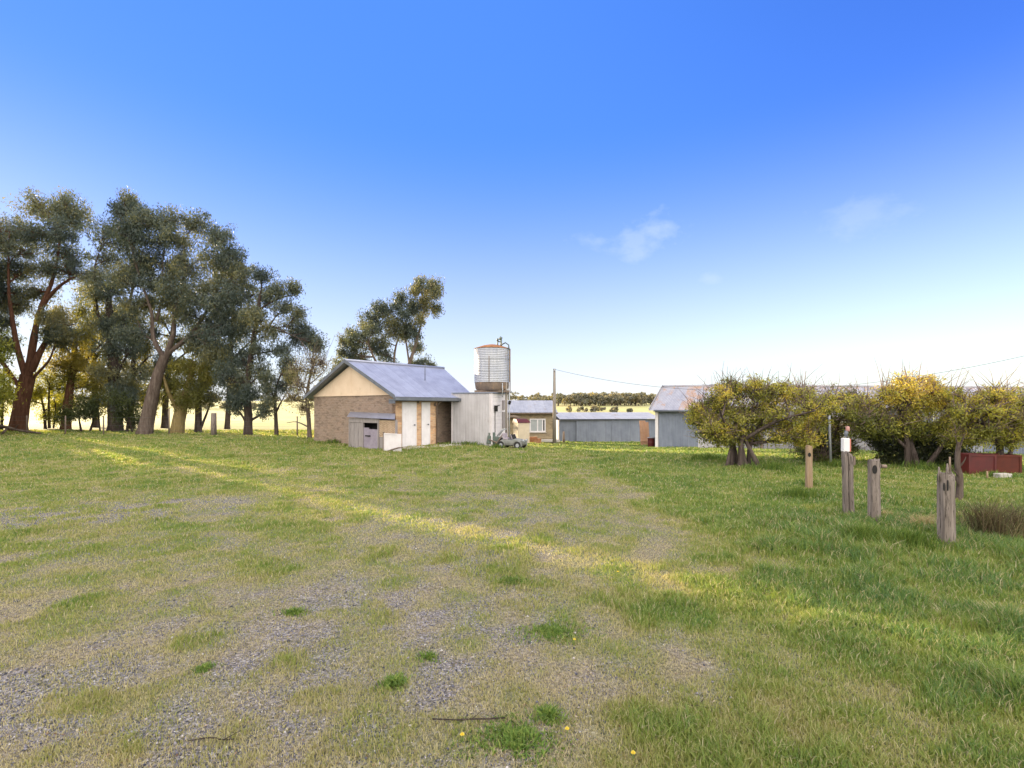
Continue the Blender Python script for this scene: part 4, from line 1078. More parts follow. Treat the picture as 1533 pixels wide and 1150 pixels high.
# ------------------------------------------------------------------ low brick house, cabinet, poles
def rect_frame(pxl, pxr, dl, dr):
    A = Vector(((pxl - CX) / F * dl, dl, 0)); B = Vector(((pxr - CX) / F * dr, dr, 0))
    u = (B - A).normalized(); v = Vector((-u.y, u.x, 0)); return A, B, u, v
def low_house():
    A, B, u, v = rect_frame(757, 832, 34, 34.2); L = (B - A).length
    zb = hz(0.6, 34) - .25; ze = at(0, 617, 34).z; zr = at(0, 599.5, 36.3).z
    root = empty('brick_house', Vector((A.x, A.y, zb)), 'low olive-brown brick house with a blue-grey tin roof and a white window', 'house')
    b = MB(); b.box(A + up * zb, B - A, v * 4.6, up * (ze - zb)); b.build('wall', M['brick_old'], root)
    b = MB()
    e = A + up * (ze - .03) - u * .25 - v * .35; rg = A + up * zr - u * .25 + v * 2.3
    b.corr(e, u * (L + .35), rg - e, .085, .012, sag=.03)
    b.corr(rg + v * 2.7 - up * (zr - ze + .03) + u * (L + .35), -u * (L + .35), -(v * 2.7) + up * (zr - ze + .03), .085, .012)
    b.build('roof', M['zinc_plain'], root)
    b = MB(); b.face([A + up * ze, A + v * 2.3 + up * (zr - .05), A + v * 4.6 + up * ze][::-1]); b.build('gable', M['brick_old'], root)
    b = MB(); b.face([B + up * ze, B + v * 2.3 + up * (zr - .05), B + v * 4.6 + up * ze]); b.build('gable', M['brick_old'], root)
    b = MB(); b.box(e - up * .09 + v * .02 + u * .45, u * (L - .1), v * .1, up * .09); b.build('gutter', M['wood_dark'], root)
    k = 34 / F
    wl, wr, wt, wb = A + u * (793 - 757) * k, A + u * (817 - 757) * k, EYE - (627 - HY) * k, EYE - (647 - HY) * k
    b = MB()
    fr = .07
    W_ = (wr - wl)
    b.box(wl - v * .05 + up * wb, W_, v * .045, up * fr); b.box(wl - v * .05 + up * (wt - fr), W_, v * .045, up * fr)
    for q in (wl, wl + W_ * .5 - u * fr / 2, wr - u * fr, wl + W_ * .78): b.box(q - v * .047 + up * (wb + fr), u * fr, v * .04, up * (wt - wb - 2 * fr))
    wn = b.build('window', M['white_paint'], root)
    b = MB(); b.box(wl - v * .018 + up * wb, W_, v * .012, up * (wt - wb)); b.build('pane', M['glass'], wn)
    b = MB(); b.box(wl - v * .03 + W_ * .78 + u * fr + up * (wb + .1), W_ * .15, v * .01, up * (wt - wb - .2)); b.build('open_sash', M['shade_and_black'], wn)
    b = MB(); b.box(wl - v * .09 - u * .05 + up * (wb - .06), W_ + u * .1, v * .085, up * .055); b.build('sill', M['concrete'], wn)
    b = MB(); b.box(A - v * 1.0 + u * 1.2 + up * (zb + .18), u * 2.3, v * .9, up * .12); b.build('step', M['concrete'], root)
    b = MB(); b.tube([A + u * .05 - v * .3 + up * (ze - .35), A + u * .5 - v * .3 + up * (ze - .3), A + u * .95 - v * .28 + up * (ze - .42)], .11, 8, rough=.25); b.build('rolled_blind', M['wood_dark'], root)
    # cabinet with a red lid
    p = ground(782, 664); d = 29.0; p = onground((782 - CX) / F * d, d); zt = at(0, 633, d).z
    r2 = empty('feed_bin', p, 'cream metal feed bin with a sloping red lid behind the grey car', 'bin')
    b = MB(); b.cbox(Vector((p.x - .05, p.y + .3, (p.z + zt) / 2)), .74, .62, zt - p.z, R(28)); b.build('body', M['cream'], r2, .02)
    Mr = Matrix.Rotation(R(28), 3, 'Z')
    def q(x, y, z): return Vector((p.x - .05, p.y + .3, zt)) + Mr @ Vector((x, y, z))
    b = MB(); f_ = [q(-.42, -.36, 0), q(.42, -.36, 0), q(.42, .36, .0), q(-.42, .36, .0), q(-.36, -.05, .2), q(.36, -.05, .2), q(.36, .3, .22), q(-.36, .3, .22)]
    for i in ((0, 1, 5, 4), (1, 2, 6, 5), (2, 3, 7, 6), (3, 0, 4, 7), (4, 5, 6, 7), (3, 2, 1, 0)): b.face([f_[j] for j in i])
    b.build('lid', M['red'], r2)
    # rusty thing low by the wall
    p = onground((799 - CX) / F * 31.5, 31.5)
    b = MB(); b.cbox(p + Vector((0, 0, .14)), .9, .4, .28, R(6)); b.cbox(p + Vector((-.05, 0, .33)), .5, .3, .1, R(20))
    o = b.build('rusty_trough', M['rust'], None, .02); tag(o, 'low rusty trough on the ground below the white window', 'trough')
low_house()

def pole_and_wire():
    d = 32.0; p = onground((830 - CX) / F * d, d); tp = at(830, 552, d)
    root = empty('power_pole', p, 'tall slim timber power pole beside the low brick house', 'pole')
    b = MB(); b.tube([p - up * .3, p.lerp(tp, .5), tp], [.125, .1, .075], 12); b.build('shaft', M['pole_wood'], root)
    b = MB(); b.tube([tp - up * .12 - Vector((.05, .12, 0)), tp - up * .12 + Vector((.05, -.12, 0))], .035, 8); b.tube([tp - up * .12 + Vector((0, -.1, 0)), tp - up * .0 + Vector((0, -.1, 0))], .03, 8); b.build('insulator', M['steel'], root)
    d2 = 21.0; x2 = (1760 - CX) / F * d2; p2 = onground(x2, d2); t2 = at(1760, 470, d2)
    r2 = empty('power_pole', p2, 'timber power pole holding the far end of the wire, right of the long shed', 'pole')
    b = MB(); b.tube([p2 - up * .3, t2], [.13, .08], 12); b.build('shaft', M['pole_wood'], r2)
    b = MB(); b.tube([t2 - up * .1 - Vector((.1, .05, 0)), t2 - up * .1 + Vector((.1, .05, 0))], .035, 8); b.build('insulator', M['steel'], r2)
    b = MB(); a = tp - up * .04; c = t2 - up * .06; pts = []
    for i in range(41):
        t = i / 40; q = a.lerp(c, t); q.z -= 4 * t * (1 - t) * 2.15; pts.append(q)
    b.tube(pts, .011, 5); o = b.build('overhead_wire', M['fascia']); tag(o, 'thin sagging overhead wire running from the slim power pole to the right', 'wire')
    # short post in front of the long grey shed
pole_and_wire()

# ------------------------------------------------------------------ sheds on the right
def grey_shed():
    A, B, u, v = rect_frame(837.5, 988, 40, 41.0); L = (B - A).length
    zb = hz(8, 40) - .3; ze = at(0, 627.5, 40).z; zt = at(0, 617.5, 42.6).z
    root = empty('machinery_shed', Vector((A.x, A.y, zb)), 'long low blue-grey corrugated shed with sliding panels', 'shed')
    k = 40 / F
    cuts = [0, (864 - 837.5) * k, (918 - 837.5) * k, L]
    for i in range(3):
        b = MB(); b.corr(A + u * (cuts[i] + .015) + up * zb - v * (.09 if i == 1 else (.0 if i == 0 else .05)), u * (cuts[i + 1] - cuts[i] - .03), up * (ze - zb - .02), .085, .012)
        b.build('sliding_door' if i < 2 else 'wall', M['zinc_dark'], root)
    b = MB(); e = A + up * ze - v * .35; b.corr(e - u * .05, u * (L + .1), v * 2.9 + up * (zt - ze), .085, .012); b.build('roof', M['zinc_plain'], root)
    b = MB(); b.box(A - u * .12 + up * zb - v * .2, u * .11, v * 3.0, up * (ze - zb - .08)); b.build('end_wall', M['pale_sheet'], root)
    b = MB(); b.box(A + up * (ze - .14) - v * .16, u * cuts[2], v * .05, up * .1); b.build('door_rail', M['fascia'], root)
    b = MB()
    for c in cuts[1:3]: b = MB(); b.box(A + u * (c - .05) - v * .14 + up * zb, u * .07, v * .04, up * (ze - zb - .15)); b.build('door_stile', M['zinc_dark'], root)
    b = MB(); b.box(A + v * 2.6 + up * zb, B - A, v * .05, up * (zt - zb - .1)); b.build('rear_wall', M['zinc_dark'], root)
    d = 38.0; p = onground((844 - CX) / F * d, d)
    b = MB(); b.tube([p - up * .1, p + up * .85], [.09, .07], 9, rough=.1); o = b.build('stump_post', M['wood_dark']); tag(o, 'short dark timber post at the left end of the long blue-grey shed', 'post')
    d = 33.0; p = onground((966 - CX) / F * d, d); w = 14 * d / F
    zt2 = at(0, 630, d).z
    r = empty('leaning_board', p, 'orange-brown timber board leaning at the right end of the long blue-grey shed', 'board')
    b = MB()
    for i in range(3): b.box(p + Vector((-w / 2 + i * w / 3 + .005, 0, -.05)), Vector((w / 3 - .01, 0, 0)), Vector((0, .35, zt2 - p.z - .1 * (i == 2) + .05)), Vector((0, -.03, .0)))
    b.build('board', M['orange_ply'], r)
    b = MB(); b.box(p + Vector((-w / 2, -.03, .3)), Vector((w, 0, 0)), Vector((0, .03, .1)), Vector((0, -.03, 0))); b.build('batten', M['orange_ply'], r)
    d = 29.5; p = onground((975 - CX) / F * d, d)
    r = empty('red_drum', p, 'small red and black drum standing beside the orange-brown board', 'drum')
    b = MB(); b.lathe(p, [(0, 0), (.2, 0), (.205, .02), (.2, .05), (.2, .24), (.21, .26), (.2, .28), (.2, .5), (.21, .52), (.2, .54), (0, .53)], 24); b.build('body', M['red'], r)
    b = MB(); b.lathe(p + Vector((.17, .1, 0)), [(0, 0), (.17, 0), (.17, .46), (0, .46)], 20, smooth=False); b.build('black_bucket', M['black'], r)
    b = MB(); b.lathe(p + up * .55, [(.0, 0), (.23, 0), (.23, .035), (0, .045)], 24); b.build('lid', M['pale_sheet'], r)
grey_shed()

def front_shed():
    A, B, u, v = rect_frame(981, 1046, 28.3, 27.2)
    L = (B - A).length
    zb = hz(8, 28) - .25; ze = at(0, 613, 28).z; zr = at(0, 579, 31.2).z
    root = empty('garage', Vector((A.x, A.y, zb)), 'blue-grey corrugated garage with a rust-streaked tin roof left of the lemon tree', 'shed')
    b = MB(); b.corr(A + u * .18 + up * zb, (B - A) - u * .18, up * (ze - zb - .12), .085, .012, sag=.015); b.build('front_wall', M['zinc_dark'], root)
    b = MB(); b.box(A - v * .03 + up * zb, u * .16, v * .1, up * (ze - zb - .06)); b.build('corner_post', M['white_board'], root); b = MB(); b.box(B - v * .03 + up * zb - u * .02, u * .1, v * .1, up * (ze - zb - .3)); b.build('corner_post', M['white_board'], root)
    b = MB(); b.box(A + u * .17 - v * .05 + up * (ze - .16), (B - A) - u * .2, v * .04, up * .1); b.build('door_rail', M['fascia'], root)
    # left end: open framing under the gable
    b = MB()
    b.corr(A + v * 3.2 + up * zb, -v * 2.3, up * (ze - zb - .6), .085, .012)
    b.build('end_wall', M['pale_sheet'], root)
    b = MB(); b.face([A + v * .12 + up * (zb + .9), A + v * 6.3 + up * (zb + .9), A + v * 6.3 + up * (ze - .2), A + v * 3.1 + up * (zr - .2), A + v * .12 + up * (ze - .2)]); b.build('opening_shade', M['shade_and_black'], root)  # near-black sheet painted in for the shade under the gable
    b = MB(); b.box(A - u * .12 + v * .0 + up * (ze - .12), v * 6.4, u * .09, up * .09); b.box(A - u * .09 + v * 2.9 + up * zb, u * .08, v * .08, up * (zr - zb - .1)); b.build('tie_beam', M['white_board'], root)
    b = MB(); Lr = 3.9
    e = A - u * .25 - v * .35 + up * (ze - .06); rg = A - u * .25 + v * 3.1 + up * zr
    b.corr(e, u * (Lr + .3), rg - e, .085, .012, sag=.03)
    b.corr(rg + v * 3.45 - up * (zr - ze + .06) + u * (Lr + .3), -u * (Lr + .3), v * -3.45 + up * (zr - ze + .06), .085, .012)
    b.build('roof', M['zinc_rust'], root)
    b = MB(); b.box(e - u * .03, rg - e, u * .03, up * .12); b.build('barge_board', M['pale_sheet'], root)
    b = MB(); b.tube([e + u * .3 - up * .02, e + u * Lr - up * .02], .06, 8); b.build('gutter', M['fascia'], root)
    b = MB(); b.tube([rg, rg + u * (Lr + .3)], .08, 8); b.build('ridge_cap', M['zinc_rust'], root)

def long_shed():
    A, B, u, v = rect_frame(1047, 1640, 27.1, 19.6)
    L = (B - A).length
    n = 9
    zA = at(0, 615, 27.1).z; zB = 1.95; rA = at(0, 577.5, 29.8).z; rB = 2.66
    root = empty('long_shed', onground(A.x, A.y), 'long pale corrugated shed running behind the lemon trees', 'shed')
    for i in range(n):
        t0, t1 = i / n, (i + 1) / n
        p0, p1 = A.lerp(B, t0), A.lerp(B, t1); zb = min(hz(p0.x, p0.y), hz(p1.x, p1.y)) - .15; zt = zA + (zB - zA) * (t0 + t1) / 2
        b = MB(); b.corr(p0 + up * zb + u * .012 - v * (.03 * (i % 2)), (p1 - p0) - u * .024, up * (zt - zb), .085, .012)
        b.build('wall_sheet', M[('white_sheet', 'pale_sheet', 'pale_sheet', 'white_sheet', 'pale_sheet', 'zinc_dark', 'zinc_plain', 'zinc_dark', 'zinc_dark')[i]], root)
    b = MB()
    e0, e1 = A + up * zA - v * .25, B + up * zB - v * .25; r0, r1 = A + up * rA + v * 3.0, B + up * rB + v * 3.0
    N = 40
    for i in range(N):
        a, c = i / N, (i + 1) / N
        pa, pc = e0.lerp(e1, a), e0.lerp(e1, c); qa, qc = r0.lerp(r1, a), r0.lerp(r1, c)
        b.corr(pa, pc - pa, qa - pa, .085, .012, steps=5)
    for i in range(N): 
        for t in range(0): pass
    b.build('roof', M['zinc_rust'], root)
    b = MB(); b.tube([r0, r1], .08, 8); b.build('ridge_cap', M['pale_sheet'], root)
    b = MB(); b.face([r0, r1, r1 + v * 3 - up * .9, r0 + v * 3 - up * .9]); b.build('rear_slope', M['zinc'], root)
    b = MB()
    for t in (.06, .2, .42): b = MB(); q = A.lerp(B, t); b.box(q - v * .08 + up * (hz(q.x, q.y) - .1), u * .14, v * .05, up * 1.7); b.build('post', M['wood_dark'], root)
front_shed(); long_shed()

def red_crates():
    for (x0, x1, yt, yb, d, m_, lab) in ((1452, 1489, 681, 713, 13.9, 'red', 'dark red crate, the left one of the pair against the pale shed wall'), (1491, 1527, 681, 711, 14.1, 'red_orange', 'rust-edged red crate, the right one of the pair against the pale shed wall')):
        p = onground(((x0 + x1) / 2 - CX) / F * d, d); w = (x1 - x0) * d / F; h = (yb - yt) * d / F
        root = empty('red_crate', p, lab, 'crate', 'red crates by the long shed', rz=R(-8))
        a = Matrix.Rotation(R(-8), 3, 'Z'); ux, uy = a @ Vector((1, 0, 0)), a @ Vector((0, 1, 0)); dp = .5
        o = p - ux * w / 2 - up * .02
        b = MB(); t = .03
        b.box(o, ux * w, uy * t, up * h); b.box(o + uy * (dp - t), ux * w, uy * t, up * h); b.box(o + uy * t, ux * t, uy * (dp - 2 * t), up * h); b.box(o + ux * (w - t) + uy * t, ux * t, uy * (dp - 2 * t), up * h); b.box(o + uy * t + ux * t, ux * (w - 2 * t), uy * (dp - 2 * t), up * t)
        b.build('panel', M[m_], root)
        b = MB(); e = .018
        b.box(o - uy * e + up * (h - .05), ux * w, uy * e, up * .05); b.box(o - uy * e, ux * w, uy * e, up * .06)
        for q in (0, w - .05): b.box(o - uy * e + ux * q + up * .06, ux * .05, uy * e, up * (h - .11))
        b.build('rim', M[m_], root)
    d = 13.4; p = onground((1501 - CX) / F * d, d)
    b = MB(); b.cbox(p + up * .05, .34, .2, .13, R(5)); o = b.build('concrete_block', M['concrete'], None, .012); tag(o, 'pale concrete block lying in front of the right red crate', 'block')
    d = 13.2; p = onground((1478 - CX) / F * d, d)
    b = MB(); b.tube([p - up * .05, p + up * .2], [.022, .018], 7); o = b.build('stake', M['wood_tan']); tag(o, 'thin pale stake in the grass in front of the left red crate', 'stake')
red_crates()

# ------------------------------------------------------------------ lemon trees
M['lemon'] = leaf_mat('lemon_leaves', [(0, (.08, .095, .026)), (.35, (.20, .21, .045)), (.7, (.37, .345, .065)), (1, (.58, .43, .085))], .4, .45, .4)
M['lemon_shade'] = leaf_mat('shaded_hedge_leaves', [(0, (.018, .026, .014)), (.5, (.035, .045, .02)), (1, (.08, .085, .02))], .2, .45, .4)  # leaf colour darkened to stand for deep shade under the trees
M['bark_bush'] = bark_mat('bush_bark', (.05, .036, .03), (.11, .085, .075), (.20, .16, .14))
M['twig_pale'] = bark_mat('pale_twigs_bark', (.16, .11, .085), (.30, .22, .18), (.42, .33, .27))
GL = 'overgrown trees along the long shed'
kw = dict(sub=9, nper=44, leaf_size=.085, sr=.20, twig=.026, depth=.75, droop=.25, aspect=2.2, extra_twigs=3, spikes=1)
tree('lemon_tree', 'olive-yellow lemon tree on a flared cluster of thick grey stems', 'tree', (1113, 700), 15.7,
    [[(1116, 702, 12, 0), (1111, 680, 9, 0), (1108, 655, 7, 0)], [(1134, 701, 11, -.15), (1120, 672, 8, -.1), (1110, 645, 6, 0)], [(1096, 698, 10, .1), (1098, 672, 8, .1), (1092, 640, 6, .1)], [(1104, 700, 10, -.2), (1106, 665, 7, -.15), (1120, 630, 5, 0)], [(1125, 698, 9, .2), (1128, 665, 7, .2), (1142, 632, 5, .1)], [(1110, 700, 9, .35), (1104, 665, 7, .3), (1080, 632, 4, .2)], [(1088, 699, 7, 0), (1092, 680, 6, 0), (1100, 650, 5, 0)],
     [(1110, 660, 8), (1150, 630, 5), (1190, 615, 3)], [(1102, 650, 7), (1075, 630, 5), (1060, 612, 3)]],
    [(1085, 592, 24, 12), (1062, 615, 18, 13), (1052, 636, 14, 12), (1115, 588, 26, 12), (1145, 592, 26, 13), (1175, 598, 24, 13), (1090, 618, 24, 14), (1125, 615, 26, 14), (1160, 622, 26, 14), (1080, 642, 22, 11), (1112, 640, 22, 12), (1146, 644, 22, 12), (1180, 634, 22, 13), (1200, 612, 22, 14), (1068, 600, 16, 10), (1105, 655, 16, 8), (1190, 655, 16, 9), (1060, 650, 12, 7), (1130, 578, 20, 8), (1045, 622, 12, 12), (1068, 655, 14, 8), (1140, 662, 14, 8, .5), (1205, 660, 14, 10), (1100, 578, 18, 8), (1165, 585, 20, 9), (1215, 598, 18, 12), (1140, 628, 22, 14), (1080, 610, 22, 14), (1215, 640, 16, 12), (1165, 655, 18, 8), (1085, 660, 12, 6), (1230, 600, 18, 12), (1200, 590, 18, 10), (1175, 640, 20, 12), (1060, 635, 14, 12), (1225, 625, 16, 12), (1150, 590, 20, 10), (1100, 630, 20, 12), (1160, 610, 22, 12), (1060, 625, 18, 12)],
    [M['bark_bush'], M['twig_pale']], M['lemon'], GL, **kw)
tree('lemon_tree', 'greyer twiggy lemon tree filling the gap between the flared lemon tree and the golden one', 'tree', (1232, 694), 17.0,
    [[(1232, 695, 9), (1232, 665, 7), (1228, 630, 5)], [(1236, 690, 6), (1248, 655, 5), (1256, 630, 3)], [(1230, 670, 5), (1212, 645, 3)]],
    [(1215, 592, 18, 11), (1240, 594, 20, 12), (1266, 600, 18, 12), (1290, 612, 16, 12), (1215, 605, 18, 12), (1240, 610, 20, 14), (1262, 620, 18, 14), (1285, 630, 15, 12), (1250, 650, 15, 11), (1220, 628, 18, 13), (1245, 634, 18, 13), (1268, 642, 16, 12), (1225, 650, 14, 11), (1210, 672, 12, 10, None, .1), (1236, 672, 14, 12, None, .1), (1260, 668, 12, 12, None, .1), (1222, 688, 10, 7, None, .1)],
    [M['bark_bush'], M['twig_pale']], M['lemon'], GL, tshift=-.25, **kw)
tree('lemon_tree', 'largest lemon tree with a top tinted sunlit gold, behind the holed and split posts', 'tree', (1372, 698), 15.5,
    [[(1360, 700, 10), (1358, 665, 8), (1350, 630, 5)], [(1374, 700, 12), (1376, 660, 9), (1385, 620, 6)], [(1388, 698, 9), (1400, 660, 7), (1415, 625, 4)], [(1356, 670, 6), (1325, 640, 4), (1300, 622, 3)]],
    [(1375, 572, 24, 11, None, .95), (1400, 580, 22, 12, None, .85), (1348, 578, 22, 12, None, .9), (1322, 590, 20, 13, None, .8), (1298, 604, 20, 13, None, .5), (1425, 594, 20, 13, None, .8), (1360, 600, 24, 14, None, .7), (1390, 606, 24, 14, None, .7), (1330, 614, 22, 14, None, .45), (1285, 625, 18, 14, None, .25), (1310, 632, 20, 13, None, .2), (1345, 630, 22, 13, None, .4), (1380, 634, 22, 13, None, .5), (1412, 622, 22, 14, None, .6), (1410, 648, 20, 12, None, .5), (1288, 648, 16, 10, None, .1), (1330, 650, 20, 10, None, .15), (1385, 655, 18, 9, None, .4), (1365, 585, 22, 10, None, .95), (1340, 600, 22, 12, None, .8), (1305, 618, 20, 12, None, .4), (1395, 592, 20, 11, None, .9), (1415, 608, 18, 12, None, .7), (1365, 620, 22, 13, None, .5), (1400, 638, 20, 12, None, .5), (1320, 640, 20, 11, None, .2), (1355, 645, 20, 10, None, .3), (1430, 660, 12, 8, None, .4)],  # tint paints sunlight on the upper blobs and shade on the lower
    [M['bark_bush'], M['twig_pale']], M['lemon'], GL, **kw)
tree('lemon_tree', 'wide yellow-flecked lemon tree hanging over the red crates', 'tree', (1500, 700), 14.6,
    [[(1498, 702, 10), (1496, 660, 8), (1490, 625, 5)], [(1505, 700, 8), (1520, 650, 6), (1535, 610, 4)], [(1496, 670, 6), (1465, 635, 4), (1445, 615, 3)], [(1520, 655, 6), (1560, 630, 5), (1590, 610, 3)]],
    [(1450, 594, 22, 12, None, .6), (1480, 592, 24, 12, None, .75), (1512, 592, 24, 12, None, .7), (1545, 592, 26, 14), (1440, 615, 22, 13, None, .55), (1472, 614, 24, 13, None, .6), (1505, 615, 24, 14, None, .5), (1540, 618, 26, 14, None, .45), (1450, 638, 22, 12, None, .5), (1485, 640, 22, 12, None, .55), (1518, 642, 22, 13, None, .5), (1550, 645, 24, 16, None, .45), (1462, 658, 14, 7, None, .45), (1500, 662, 14, 7, None, .5), (1575, 600, 24, 16), (1585, 630, 24, 18), (1432, 655, 14, 9, None, .4), (1460, 604, 22, 12, None, .7), (1495, 602, 22, 12, None, .7), (1525, 606, 22, 12, None, .6), (1455, 626, 20, 12, None, .5), (1490, 628, 22, 12, None, .5), (1520, 630, 22, 12, None, .5), (1470, 648, 18, 9, None, .5), (1505, 652, 18, 9, None, .5), (1535, 655, 20, 10, None, .45)],
    [M['bark_bush'], M['twig_pale']], M['lemon'], GL, **kw)
tree('dark_shrub', 'dense dark ivy-like bush filling the shade under the golden lemon tree', 'shrub', (1385, 702), 16.4,
    [[(1360, 703, 5), (1358, 680, 4), (1350, 660, 3)], [(1390, 703, 5), (1394, 675, 4), (1400, 655, 3)], [(1422, 703, 5), (1424, 675, 4)]],
    [(1345, 664, 16, 11), (1372, 662, 18, 12), (1400, 664, 18, 12), (1425, 668, 15, 12), (1350, 684, 16, 11), (1378, 685, 18, 12), (1406, 686, 18, 11), (1430, 688, 14, 11), (1365, 697, 18, 7), (1400, 699, 20, 6), (1340, 697, 10, 6), (1428, 700, 12, 5), (1340, 648, 18, 10), (1310, 650, 16, 9), (1438, 660, 10, 12), (1365, 645, 20, 10), (1395, 646, 20, 10), (1420, 648, 16, 10), (1325, 668, 14, 10), (1330, 690, 12, 9), (1445, 685, 10, 12), (1440, 645, 12, 9)],
    M['bark_bush'], M['lemon_shade'], None, sub=15, nper=50, leaf_size=.09, sr=.2, twig=.016, depth=.6, droop=.5, aspect=2.2, parts=('stems', 'foliage'))
tree('dark_shrub', 'low dark bush behind the short tan post', 'shrub', (1215, 694), 17.6,
    [[(1210, 695, 4), (1212, 680, 3), (1214, 665, 2)], [(1250, 694, 4), (1254, 670, 3)]],
    [(1208, 676, 13, 10), (1228, 668, 14, 11), (1250, 664, 14, 12), (1218, 688, 13, 6), (1250, 684, 14, 9), (1270, 676, 10, 9), (1232, 690, 12, 5)],
    M['bark_bush'], M['lemon_shade'], None, sub=8, nper=46, leaf_size=.09, sr=.2, twig=.016, depth=.6, droop=.5, aspect=2.2, parts=('stems', 'foliage'))

# ------------------------------------------------------------------ old fence posts in front
def post(name, base, top, wpx, mat, label, lean=0.0, split=False, holes=(), d=None, chamfer=.06, sides=0, cat='post', group='old timber posts'):
    g = ground(*base) if d is None else onground((base[0] - CX) / F * d, d)
    k = g.y / F; w = wpx * k * .66; h = at(0, top[1], g.y).z - g.z; dx = (top[0] - base[0]) * k
    root = empty(name, g, label, cat, group)
    N = 14
    def slab(x0, x1, y0, y1, topcut, seed):
        b = MB(); rings = []
        rr = random.Random(seed)
        n = 16
        for i in range(N + 1):
            t = i / N; z = -.15 + (h + .15) * t; ring = []
            for j in range(n):
                a = 2 * math.pi * j / n; ca, sa = math.cos(a), math.sin(a)
                ex = .42
                x = (x0 + x1) / 2 + (x1 - x0) / 2 * math.copysign(abs(ca) ** ex, ca); y = (y0 + y1) / 2 + (y1 - y0) / 2 * math.copysign(abs(sa) ** ex, sa)
                f = 1 + .035 * math.sin(j * 2.3 + seed) + .03 * math.sin(t * 9 + j * 1.7 + seed) + rr.uniform(-.018, .018)
                x *= f * (1 + .10 * (1 - t) ** 3); y *= f
                zz = z
                if i == N: zz += rr.uniform(-.045, .02) - topcut * (x - x0) / max(1e-3, x1 - x0); x *= .93; y *= .93
                ring.append(Vector((g.x + x + dx * t, g.y + y, g.z + zz)))
            rings.append(ring)
        for r0, r1 in zip(rings, rings[1:]):
            for j in range(n): b.face([r0[j], r0[(j + 1) % n], r1[(j + 1) % n], r1[j]], 0, False)
        c = sum(rings[-1], Vector()) / n + up * .01
        for j in range(n): b.face([rings[-1][j], rings[-1][(j + 1) % n], c])
        return b
    if split:
        slab(-w / 2, -w * .14, -w * .42, w * .42, .02, 3).build('left_half', mat, root)
        slab(-w * .06, w / 2, -w * .45, w * .45, .03, 8).build('right_half', mat, root)
        b = MB(); b.box(g + Vector((-w * .18, -w * .2, -.1)), Vector((w * .2, 0, 0)), Vector((0, w * .45, 0)), Vector((dx, 0, h - .03)) + up * .08); b.build('crack_shade', M['shade_and_black'], root)  # near-black box stands for the shade in the crack
    else:
        slab(-w / 2, w / 2, -w * .48, w * .48, .02, hash(label) % 50 if False else len(label)).build('shaft', mat, root)
    for hx, hy, r1, r2 in holes:
        q = at(hx, hy, g.y - w * .50 - .006); b = MB()
        n = 18; ring = [q + Vector((math.cos(a) * r1 * k, 0, math.sin(a) * r2 * k)) for a in np.linspace(0, 2 * math.pi, n, endpoint=False)]
        ring2 = [p + Vector((0, .012, 0)) for p in ring]
        inner = [q + (p - q) * .8 for p in ring]
        for j in range(n): b.face([ring[j], ring[(j + 1) % n], ring2[(j + 1) % n], ring2[j]])
        b.face(ring)
        b.build('hole_shade', M['shade_and_black'], root)  # dark disc on the face paints the shade of a hole
    return root, g, k, w, h
post('fence_post', (1211, 731), (1211, 667), 12, M['wood_tan'], 'short tan fence post with a notch, in front of the low dark bush', holes=((1212, 681, 2.2, 3.2),))
P2 = post('fence_post', (1271, 776), (1268, 676), 18, M['wood_post'], 'grey fence post split lengthwise by a dark crack, below the white marker', split=True)
P3 = post('fence_post', (1309, 785), (1308, 686), 20, M['wood_post'], 'grey fence post with a large oval hole and a rusty bolt', holes=((1310, 703, 3.4, 6.4),))
P4 = post('fence_post', (1417, 822), (1416, 708), 27, M['wood_post'], 'broad weathered fence post with a jagged top next to the reedy brown clump', holes=((1414, 729, .9, 6), (1419.5, 727, 1.0, 8)))
